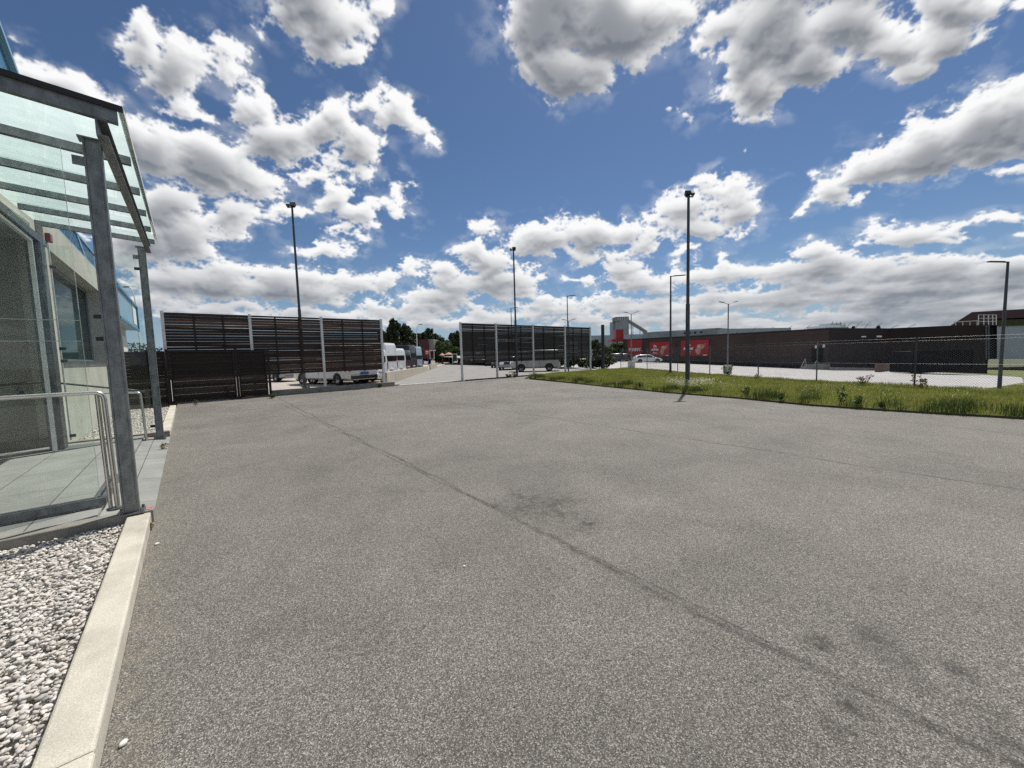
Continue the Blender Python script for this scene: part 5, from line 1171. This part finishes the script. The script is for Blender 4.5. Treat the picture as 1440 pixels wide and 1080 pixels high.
# red and grey shed with ribs
B = AT(598, 505, 78); t = thing('red_shed', (B.x, B.y, 0), 'boxy red ribbed shed with grey side in front of the dark trees', 'shed'); O = Vector(t.location)
facing_box(588, 477.5, 603, 505, 78, 6, 'maroon', 'wall', t, O); facing_box(603, 477, 611, 505, 78.5, 5, 'kerb_side', 'side_wall', t, O); facing_box(584.5, 478, 588, 505, 79, 5, 'hall', 'end_panel', t, O)
x = 589
while x < 602.5: facing_box(x, 479.5, x+.7, 489, 77.9, .1, 'parasol', 'rib', t, O); x += 1.7
B = AT(600.5, 512, 60); t = thing('road_sign', (B.x, B.y, 0), 'red and white sign board on posts at the end of the low wall', 'sign'); O = Vector(t.location)
facing_box(597.5, 491.5, 603.5, 499.5, 60, .06, 'sign_red', 'board', t, O); facing_box(598.6, 493.5, 602.4, 494.8, 59.9, .04, 'sign_white', 'stripe', t, O); facing_box(598.6, 496, 602.4, 497, 59.9, .04, 'sign_white', 'stripe', t, O)
facing_box(601.8, 499.5, 602.6, 514, 60.05, .08, 'plate_blue', 'post', t, O)
B = AT(608, 512, 62); t = thing('glass_shelter', (B.x, B.y, 0), 'small white-framed glass shelter beside the lane', 'shelter'); O = Vector(t.location)
for x in (604.6, 610.2): facing_box(x, 492.5, x+.6, 505, 62, .1, 'galv_light', 'frame_post', t, O)
facing_box(604.6, 492.2, 610.8, 493, 62, 1.2, 'galv_light', 'roof', t, O); facing_box(605.3, 494, 610.1, 504, 62.4, .03, 'glass_dark', 'pane', t, O)
B = AT(639.5, 511, 70); t = thing('notice_board', (B.x, B.y, 0), 'white-framed green panel standing at the right side of the lane', 'board'); O = Vector(t.location)
for x in (636.2, 642.6): facing_box(x, 498.2, x+.6, 511.5, 70, .1, 'galv_light', 'frame_post', t, O)
facing_box(636.2, 497.5, 643.2, 498.3, 70, .1, 'galv_light', 'top_bar', t, O); facing_box(637, 499.2, 642.5, 507.5, 70.05, .05, 'soil', 'panel', t, O)
for (x, y, r, lb) in ((631, 495.2, .75, 'faded red and white parasol beyond the red car, larger'), (622, 496.4, .6, 'low reddish parasol just above the roof of the red car')):
    B = AT(x, 503, 74); zt = AT(x, y, 74).z; t = thing('parasol', (B.x, B.y, 0), lb, 'parasol')
    mb = MB(); n_ = 8; vs = [(0, 0, zt)]+[(r*math.cos(2*math.pi*k_/n_), r*math.sin(2*math.pi*k_/n_), zt-.42) for k_ in range(n_)]+[(0, 0, zt-.05)]+[(r*math.cos(2*math.pi*k_/n_), r*math.sin(2*math.pi*k_/n_), zt-.50) for k_ in range(n_)]
    mb.add(vs, [(0, 1+k_, 1+(k_+1) % n_) for k_ in range(n_)]+[(9, 10+(k_+1) % n_, 10+k_) for k_ in range(n_)]+[(1+k_, 10+k_, 10+(k_+1) % n_, 1+(k_+1) % n_) for k_ in range(n_)]); mb.build('canopy', 'parasol', t)
    MB().tube([(0, 0, 0), (0, 0, zt)], .03, 8).build('pole', 'galv', t)
# dark post and hedge right of the grey fence
B = AT(848, 510, 36); zt = AT(848, 457, 36).z; mb = MB(); mb.cone((0, 0, -.4), .17, (0, 0, zt), .15, 12); o = mb.build('wooden_post', 'black'); o.location = (B.x, B.y, 0); tag(o, 'thick black post rising from the hedge right of the grey fence', 'post')

# ------------------------------------------------------------------ plants
def leaf_cloud(name, parent, clumps, nleaf, size, m, loc=(0, 0, 0)):
    """clumps: (x, y, z, rx, ry, rz) ellipsoids; leaf-sized quads scattered in their outer volume"""
    cl = np.array(clumps, np.float32); vol = (cl[:, 3]*cl[:, 4]*cl[:, 5])**(2/3.); pr = vol/vol.sum()
    idx = rng.choice(len(cl), nleaf, p=pr); d = rng.standard_normal((nleaf, 3)); d /= np.linalg.norm(d, axis=1)[:, None]
    rad = rng.uniform(.25, 1.0, nleaf)**.45*rng.uniform(.85, 1.12, nleaf); c = cl[idx, :3]+d*rad[:, None]*cl[idx, 3:6]
    c[:, 2] = np.maximum(c[:, 2], .03)
    a = rng.standard_normal((nleaf, 3)); a /= np.linalg.norm(a, axis=1)[:, None]; b = np.cross(a, rng.standard_normal((nleaf, 3))); b /= np.linalg.norm(b, axis=1)[:, None]
    s = size*rng.uniform(.6, 1.4, nleaf)[:, None]
    V = np.stack([c-a*s, c+b*s*.5, c+a*s, c-b*s*.5], 1).reshape(-1, 3)
    F = np.arange(nleaf*4).reshape(-1, 4)
    me = npmesh(name, V, F, 4); return link(name, me, m, parent)
def tree(x, y_top, wpx, depth, label, kind='broad', m='leaf_dark', name='tree', z0=0., nl=2600, grp='trees in the distance'):
    B = AT(x, 505, depth); H = AT(x, y_top, depth).z-z0; W = wpx/FPX*depth; r_ = random.Random(int(x*7+depth))
    t = thing(name, (B.x, B.y, z0), label, 'tree', grp)
    mb = MB(); th = H*(.85 if kind == 'conifer' else .55); mb.cone((0, 0, -.2), .03*H+.06, (W*.03, 0, th), .02*H*.4+.02, 8)
    for k_ in range(5):
        an = r_.uniform(0, 6.28); z_ = H*r_.uniform(.25, .5); mb.tube([(0, 0, z_), (math.cos(an)*W*.22, math.sin(an)*W*.22, z_+H*.18), (math.cos(an)*W*.34, math.sin(an)*W*.34, z_+H*.33)], .012*H, 5, .004*H)
    mb.build('trunk', 'bark', t)
    cl = []
    if kind == 'conifer':
        for k_ in range(34):
            f = k_/33; zz = H*(.10+.86*f); rr = W*.5*(1-f)**.65*(.75+.5*r_.random()); an = r_.uniform(0, 6.28); o = rr*.55
            cl.append((math.cos(an)*o, math.sin(an)*o, zz, max(rr*.55, .18), max(rr*.55, .18), max(H*.05, .15)))
        cl.append((0, 0, H*.97, .15, .15, H*.05))
    elif kind == 'pine':
        for k_ in range(40):
            f = r_.random(); zz = H*(.12+.80*f); rr = W*.5*(1-f*.8)**.6*(.75+.5*r_.random()); an = r_.uniform(0, 6.28); o = rr*.85*r_.random()**.5
            cl.append((math.cos(an)*o, math.sin(an)*o, zz, max(rr*.42, .25), max(rr*.42, .25), max(H*.065, .2)))
        cl.append((0, 0, H*.94, W*.10, W*.10, H*.06))
    else:
        for k_ in range(24):
            an = r_.uniform(0, 6.28); f = r_.random(); zz = H*(.18+.70*f); env = math.sin(math.pi*min(max(.12+.80*f, 0), 1))**.6; o = W*.5*env*math.sqrt(r_.random())*.78; rr = W*r_.uniform(.11, .20)
            cl.append((math.cos(an)*o, math.sin(an)*o, min(zz, H-rr*.7), rr, rr, rr*.8))
    leaf_cloud('crown', t, cl, nl, max(.10, min(.26, H*.030)), m)
    return t
TR = [(541, 460, 30, 62, 'dark pine directly beside the right post of the brown fence', 'broad', 'leaf_dark'),
      (555, 448, 34, 64, 'tallest dark conifer behind the parked white vans', 'pine', 'leaf_dark'),
      (571, 455, 32, 66, 'dark conifer second in height, right of the tallest one', 'pine', 'leaf_dark'),
      (583, 465, 28, 70, 'dark round tree behind the curved street lamp', 'broad', 'leaf_dark'),
      (594, 463, 28, 82, 'dark tree rising over the red shed', 'broad', 'leaf_dark'),
      (604, 461.5, 26, 84, 'dark tree over the right end of the red shed', 'pine', 'leaf_dark'),
      (613, 467, 30, 86, 'dark tree sloping down right of the red shed', 'broad', 'leaf_dark'),
      (622, 478, 34, 80, 'lighter green low tree above the red car', 'broad', 'leaf_mid'),
      (634, 479, 22, 84, 'green tree above the parasols', 'broad', 'leaf_mid'),
      (636, 468, 24, 92, 'pointed dark tree left of the first post of the grey fence', 'pine', 'leaf_dark'),
      (645, 465, 26, 90, 'dark tree cut by the first post of the grey fence', 'pine', 'leaf_dark'),
      (660, 470, 40, 92, 'dark tree hidden behind the first bay of the grey fence', 'broad', 'leaf_dark'),
      (700, 478, 60, 92, 'wide dark tree hidden behind the second bay of the grey fence', 'broad', 'leaf_dark'),
      (760, 480, 60, 92, 'wide dark tree hidden behind the third bay of the grey fence', 'broad', 'leaf_dark'),
      (838, 474, 22, 52, 'dark green tree at the right end of the grey fence', 'broad', 'leaf_dark'),
      (853, 484, 22, 60, 'green bushy tree behind the black post', 'broad', 'leaf_mid'),
      (869, 481, 26, 86, 'green tree under the red entrance beam', 'broad', 'leaf_mid'),
      (1199, 456, 7, 120, 'small round tree top over the brown roof, left of the pair', 'broad', 'leaf_dark'),
      (1233.5, 455, 9, 120, 'small round tree top over the brown roof, right of the pair', 'broad', 'leaf_dark'),
      (1441, 429, 9, 92, 'dark tree tip over the gabled hall at the right edge', 'conifer', 'leaf_dark')]
for (x, yt, w, d, lb, kd, m_) in TR: tree(x, yt, w, d, lb, kd, m_, nl=6500)
def hedge(x0, x1, ytop, depth, label, m='leaf_dark', n=3000, z0=-.2):
    B = AT((x0+x1)/2, 510, depth); t = thing('hedge', (B.x, B.y, z0), label, 'hedge'); W = (x1-x0)/FPX*depth; H = AT((x0+x1)/2, ytop, depth).z-z0; cl = []
    for k_ in range(14): 
        u = (k_/13-.5)*W*.9; rr = random.uniform(.35, .6)*H*.6; cl.append((qv.x*u+random.uniform(-.3, .3), qv.y*u+random.uniform(-.3, .3), random.uniform(.3, .75)*H, rr*1.1, rr*1.1, rr*.8))
    leaf_cloud('foliage', t, cl, n, .09, m); mb = MB()
    for k_ in range(5): u = (k_/4-.5)*W*.7; mb.tube([(qv.x*u, qv.y*u, -.1), (qv.x*u*1.05, qv.y*u*1.05+.1, H*.7)], .03, 6)
    mb.build('stems', 'bark', t); return t
hedge(829, 858, 495, 37, 'dark unkempt hedge around the black post', n=4200)
hedge(782, 832, 500, 39, 'dark hedge running under the right end of the grey fence', n=4500)
hedge(192, 212, 478, 27, 'dark shrub beyond the board panels, left of the brown fence', n=2200, z0=0)
hedge(640, 700, 505, 88, 'far dark hedge seen under the grey fence', n=2500, z0=0)

# far wood behind the lane
cl = []
for k_ in range(60):
    x_ = random.uniform(528, 668); top = 474+6*math.sin(x_*.11)+random.uniform(0, 6); P = AT(x_, top+random.uniform(3, 22), 104); cl.append((P.x, P.y, P.z, 1.6, 1.6, 1.2))
tag(leaf_cloud('woodland', None, cl, 14000, .28, 'leaf_dark'), 'dark far wood closing the view behind the lane', 'wood', kind='stuff')
# grass strip with soil under it
gpoly = [(26.9, 20.6), (19.0, 20.4), (16.9, 18.3)]+[(p.x, p.y) for p in gf[1:]]+[(12.9, -3.5), (13.1, -9), (17.2, -9), (18.5, -2.5), (20.6, 3.4), (21.9, 6.2), (23.6, 9.2), (25.6, 12.4), (28.4, 16.2), (30.3, 20)]
mb = MB(); mb.prism(gpoly, -.3, .05); structure(mb.build('verge', 'soil'))
def inside(x, y, poly):
    c = np.zeros(len(x), bool); j = len(poly)-1
    for i in range(len(poly)):
        xi, yi = poly[i]; xj, yj = poly[j]
        with np.errstate(divide='ignore', invalid='ignore'):
            c ^= ((yi > y) != (yj > y)) & (x < (xj-xi)*(y-yi)/(yj-yi+1e-12)+xi)
        j = i
    return c
def blades(name, poly, dens, hmin, hmax, w, m, zf, lean=.45, patch=None, bbox=None):
    P = np.array(poly); x0, y0 = P.min(0); x1, y1 = P.max(0); y0 = max(y0, -6)
    n = int((x1-x0)*(y1-y0)*dens); x = rng.uniform(x0, x1, n); y = rng.uniform(y0, y1, n); k_ = inside(x, y, poly)
    f = .5+.5*np.sin(x*2.1+np.sin(y*1.7)*1.5)*np.sin(y*2.6+np.sin(x*1.1)*1.3)
    if patch is not None: k_ &= (rng.random(n) < patch(x, y))
    x, y, f = x[k_], y[k_], f[k_]; n = len(x)
    h = rng.uniform(hmin, hmax, n)*(.65+.6*f); a = rng.uniform(0, 6.283, n); l = rng.uniform(.1, lean, n)*h; b = rng.uniform(0, 6.283, n)
    z = zf(x, y); wx, wy = np.cos(a)*w, np.sin(a)*w; lx, ly = np.cos(b)*l, np.sin(b)*l
    V = np.stack([np.stack([x-wx, y-wy, z], 1), np.stack([x+wx, y+wy, z], 1), np.stack([x+wx*.7+lx*.4, y+wy*.7+ly*.4, z+h*.6], 1), np.stack([x-wx*.7+lx*.4, y-wy*.7+ly*.4, z+h*.6], 1), np.stack([x+lx, y+ly, z+h], 1)], 1).reshape(-1, 3)
    b0 = np.arange(n)*5; F = np.concatenate([np.stack([b0, b0+1, b0+2], 1), np.stack([b0, b0+2, b0+3], 1), np.stack([b0+3, b0+2, b0+4], 1)])
    return link(name, npmesh(name, V, F, 3), m)
FL_ = [(x, y) for x, y in gpoly[2:11]]
strip = FL_+[(x+.7, y+.1) for x, y in FL_[::-1]]
tag(blades('grass', strip, 1300, .10, .36, .007, 'weed', lambda x, y: x*0+.04, patch=lambda x, y: np.clip(.12+.95*np.sin(x*3+y*3.1)*np.sin(y*1.7+1)+.3*np.sin(y*7.3), 0, 1)), 'coarse dark green grass and herbs along the very edge of the asphalt', 'grass', kind='stuff')
tag(blades('grass', gpoly, 1200, .04, .145, .005, 'grass', lambda x, y: x*0+.045), 'unmown meadow grass on the strip between asphalt and chain-link', 'grass', kind='stuff')
def edgepatch(x, y): return np.full(len(x), 1.)
lawn_near = [(20.7, 1.2), (29.3, .0), (44, -2.2), (40, -12), (24, -10), (18.6, -2.5), (20.0, .8)]
tag(blades('grass', lawn_near, 160, .05, .13, .008, 'grass', lambda x, y: .08-.055*(.7645*x-.6447*y)+.01*(.6447*x+.7645*y)+.02), 'shorter grass on the sunken lawn behind the chain-link at the right', 'grass', kind='stuff')
# blossoms
def blossoms(centres, n, spread, h0, h1, size):
    k_ = rng.integers(0, len(centres), n); c = np.array(centres)[k_]; x = c[:, 0]+rng.normal(0, spread, n)*c[:, 2]; y = c[:, 1]+rng.normal(0, spread, n)*c[:, 2]
    z = rng.uniform(h0, h1, n); a = rng.standard_normal((n, 3)); a[:, 2] *= .3; a /= np.linalg.norm(a, axis=1)[:, None]; b = np.cross(a, rng.standard_normal((n, 3))); b /= np.linalg.norm(b, axis=1)[:, None]
    s = size*rng.uniform(.6, 1.3, n)[:, None]; C = np.stack([x, y, z], 1); V = np.stack([C-a*s, C+b*s, C+a*s, C-b*s], 1).reshape(-1, 3)
    return link('blossoms', npmesh('blossoms', V, np.arange(n*4).reshape(-1, 4), 4), 'flower')
cs = []
for (px_c, py_c, w_) in ((950, 541, .7), (958, 545, .5), (978, 543, .8), (985, 541, .7), (972, 546, .5), (992, 544, .4)):
    p = G(px_c, py_c, .1); cs.append((p.x, p.y, w_))
tag(blossoms(cs, 1300, .45, .20, .42, .014), 'cream blossoms clustered in the grass around the tall mast', 'blossoms', kind='stuff')
cs = [];
for k_ in range(60):
    t_ = random.random(); i = min(5, int(t_*6)); f = t_*6-i; q0, q1 = gf[i], gf[i+1]; cs.append((q0.x+(q1.x-q0.x)*f+random.uniform(.3, 4), q0.y+(q1.y-q0.y)*f+random.uniform(0, 2), .3))
tag(blossoms(cs, 900, .5, .18, .36, .011), 'tiny white and yellow blossoms scattered through the grass strip', 'blossoms', kind='stuff')
# single tall weeds
def weed(P, h, label, m='weed', n=90, sp=.12, leaf=.035, grp=None):
    t = thing('weed', P, label, 'weed', grp); r_ = random.Random(int(P[0]*100+P[1]*10)); mb = MB(); cl = []
    for k_ in range(4):
        an = r_.uniform(0, 6.28); q = (math.cos(an)*sp*r_.random()*1.5, math.sin(an)*sp*r_.random()*1.5, h*r_.uniform(.6, 1.)); mb.tube([(0, 0, -.02), (q[0]*.4, q[1]*.4, q[2]*.5), q], .005, 4, .002)
        for f in (.35, .6, .85): cl.append((q[0]*f, q[1]*f, q[2]*f, sp*.55, sp*.55, h*.12))
    mb.build('stem', m, t); leaf_cloud('leaves', t, cl, n, leaf, m); return t
WD = [(1183, 571, .62, 'tall dark weed at the asphalt edge, left of the second fence post from the right'), (1050, 560, .4, 'dark leafy weed at the asphalt edge, below the twin lamp'), (1098, 566, .30, 'dark leafy weed at the asphalt edge, between twin lamp and delivery steps'), (1205, 574, .4, 'bushy weed at the asphalt edge just right of the tallest one'), (1243, 576.5, .24, 'low bushy weed on the asphalt edge below the container'), (900, 548, .35, 'dark weed at the asphalt edge left of the cream blossoms')]
for (x, y, h, lb) in WD: p = G(x, y-2, .05); weed((p.x, p.y, .05), h*.85, lb, n=110, sp=.10, leaf=.032)
for (x, y, h, lb, m_, n_) in ((1024, 530.5, .75, 'brownish tall weed at the foot of a chain-link post, left of the twin lamp', 'weed', 260), (1294, 547.5, .5, 'wispy dry weed against the chain-link near the container', 'dry', 120), (1213, 543.5, .5, 'wispy dry weed against the chain-link, left of the container', 'dry', 120), (1062, 534.5, .35, 'short dry weed by the post below the brown wall', 'dry', 90)):
    p = G(x, y, .05); weed((p.x, p.y, .05), h, lb, m_, n_, .22, .04)
for (x, y, h, lb) in ((431, 549.5, .30, 'grass tuft at the foot of the mast by the brown fence'), (540, 543, .42, 'bushy tuft at the gateway end of the brown fence'), (534, 545, .25, 'small tuft left of the bushy one at the gateway'), (500, 545.5, .2, 'tiny tuft under the middle of the low plinth wall'), (383, 560, .22, 'yellowish tuft at the foot of the right board post'), (724, 531.5, .45, 'tall tuft at the foot of the slim mast'), (715, 531, .3, 'low tuft left of the slim mast')):
    p = G(x, y, .0); weed((p.x, p.y, .0), h, lb, 'weed', 220, .18, .04)
for (x, y, h, lb, m_) in ((229, 634, .16, 'dry reddish weed at the corner of the far terrace edge', 'dry'), (213, 745, .07, 'tiny dry weed in the joint beside the near post', 'dry'), (166, 905, .05, 'tiny weed growing in the kerb joint', 'weed'), (240, 575, .12, 'dry weed beside the far kerb', 'dry'), (275, 571, .28, 'thin pale grasses in front of the widest board panel', 'weed')):
    p = G(x, y, .0); weed((p.x, p.y, .0), h, lb, m_, 60, h*.4, .012 if h < .15 else .02)
# stray stones
for (x, y, s_, lb) in ((174, 1047, .014, 'single white stone lying on the asphalt beside the near kerb'), (221, 766, .016, 'single white stone on the asphalt right of the kerb end'), (653, 797, .009, 'tiny white stone out on the open asphalt')):
    p = G(x, y, .0); v, f = ico(2); me = npmesh('stone', v*np.array([s_*1.3, s_, s_*.7])*(1+rng.normal(0, .06, (len(v), 1)))+np.array([0, 0, s_*.55]), f, 3); o = link('stone', me, 'pebble'); o.location = p; o.rotation_euler = (0, 0, x); tag(o, lb, 'stone')
# red spray mark on the slab beside the near post
Mt['spray'] = mat('red_spray_paint', (.35, .06, .06), (.45, .25, .22), 30, .8)
mb = MB(); vs = []
for k_ in range(16): a = 2*math.pi*k_/16; q = 1+.25*math.sin(3*a)+.15*math.sin(5*a+1); vs.append((-.40+.025*math.cos(a)*q, 5.385+.055*math.sin(a)*q, .131))
mb.add(vs+[(x, y, z+.003) for x, y, z in vs], [tuple(range(16))[::-1], tuple(range(16, 32))]+[(i, (i+1) % 16, 16+(i+1) % 16, 16+i) for i in range(16)]); tag(mb.build('paint_mark', 'spray'), 'small red spray-paint mark on the slab beside the near canopy post', 'paint mark')
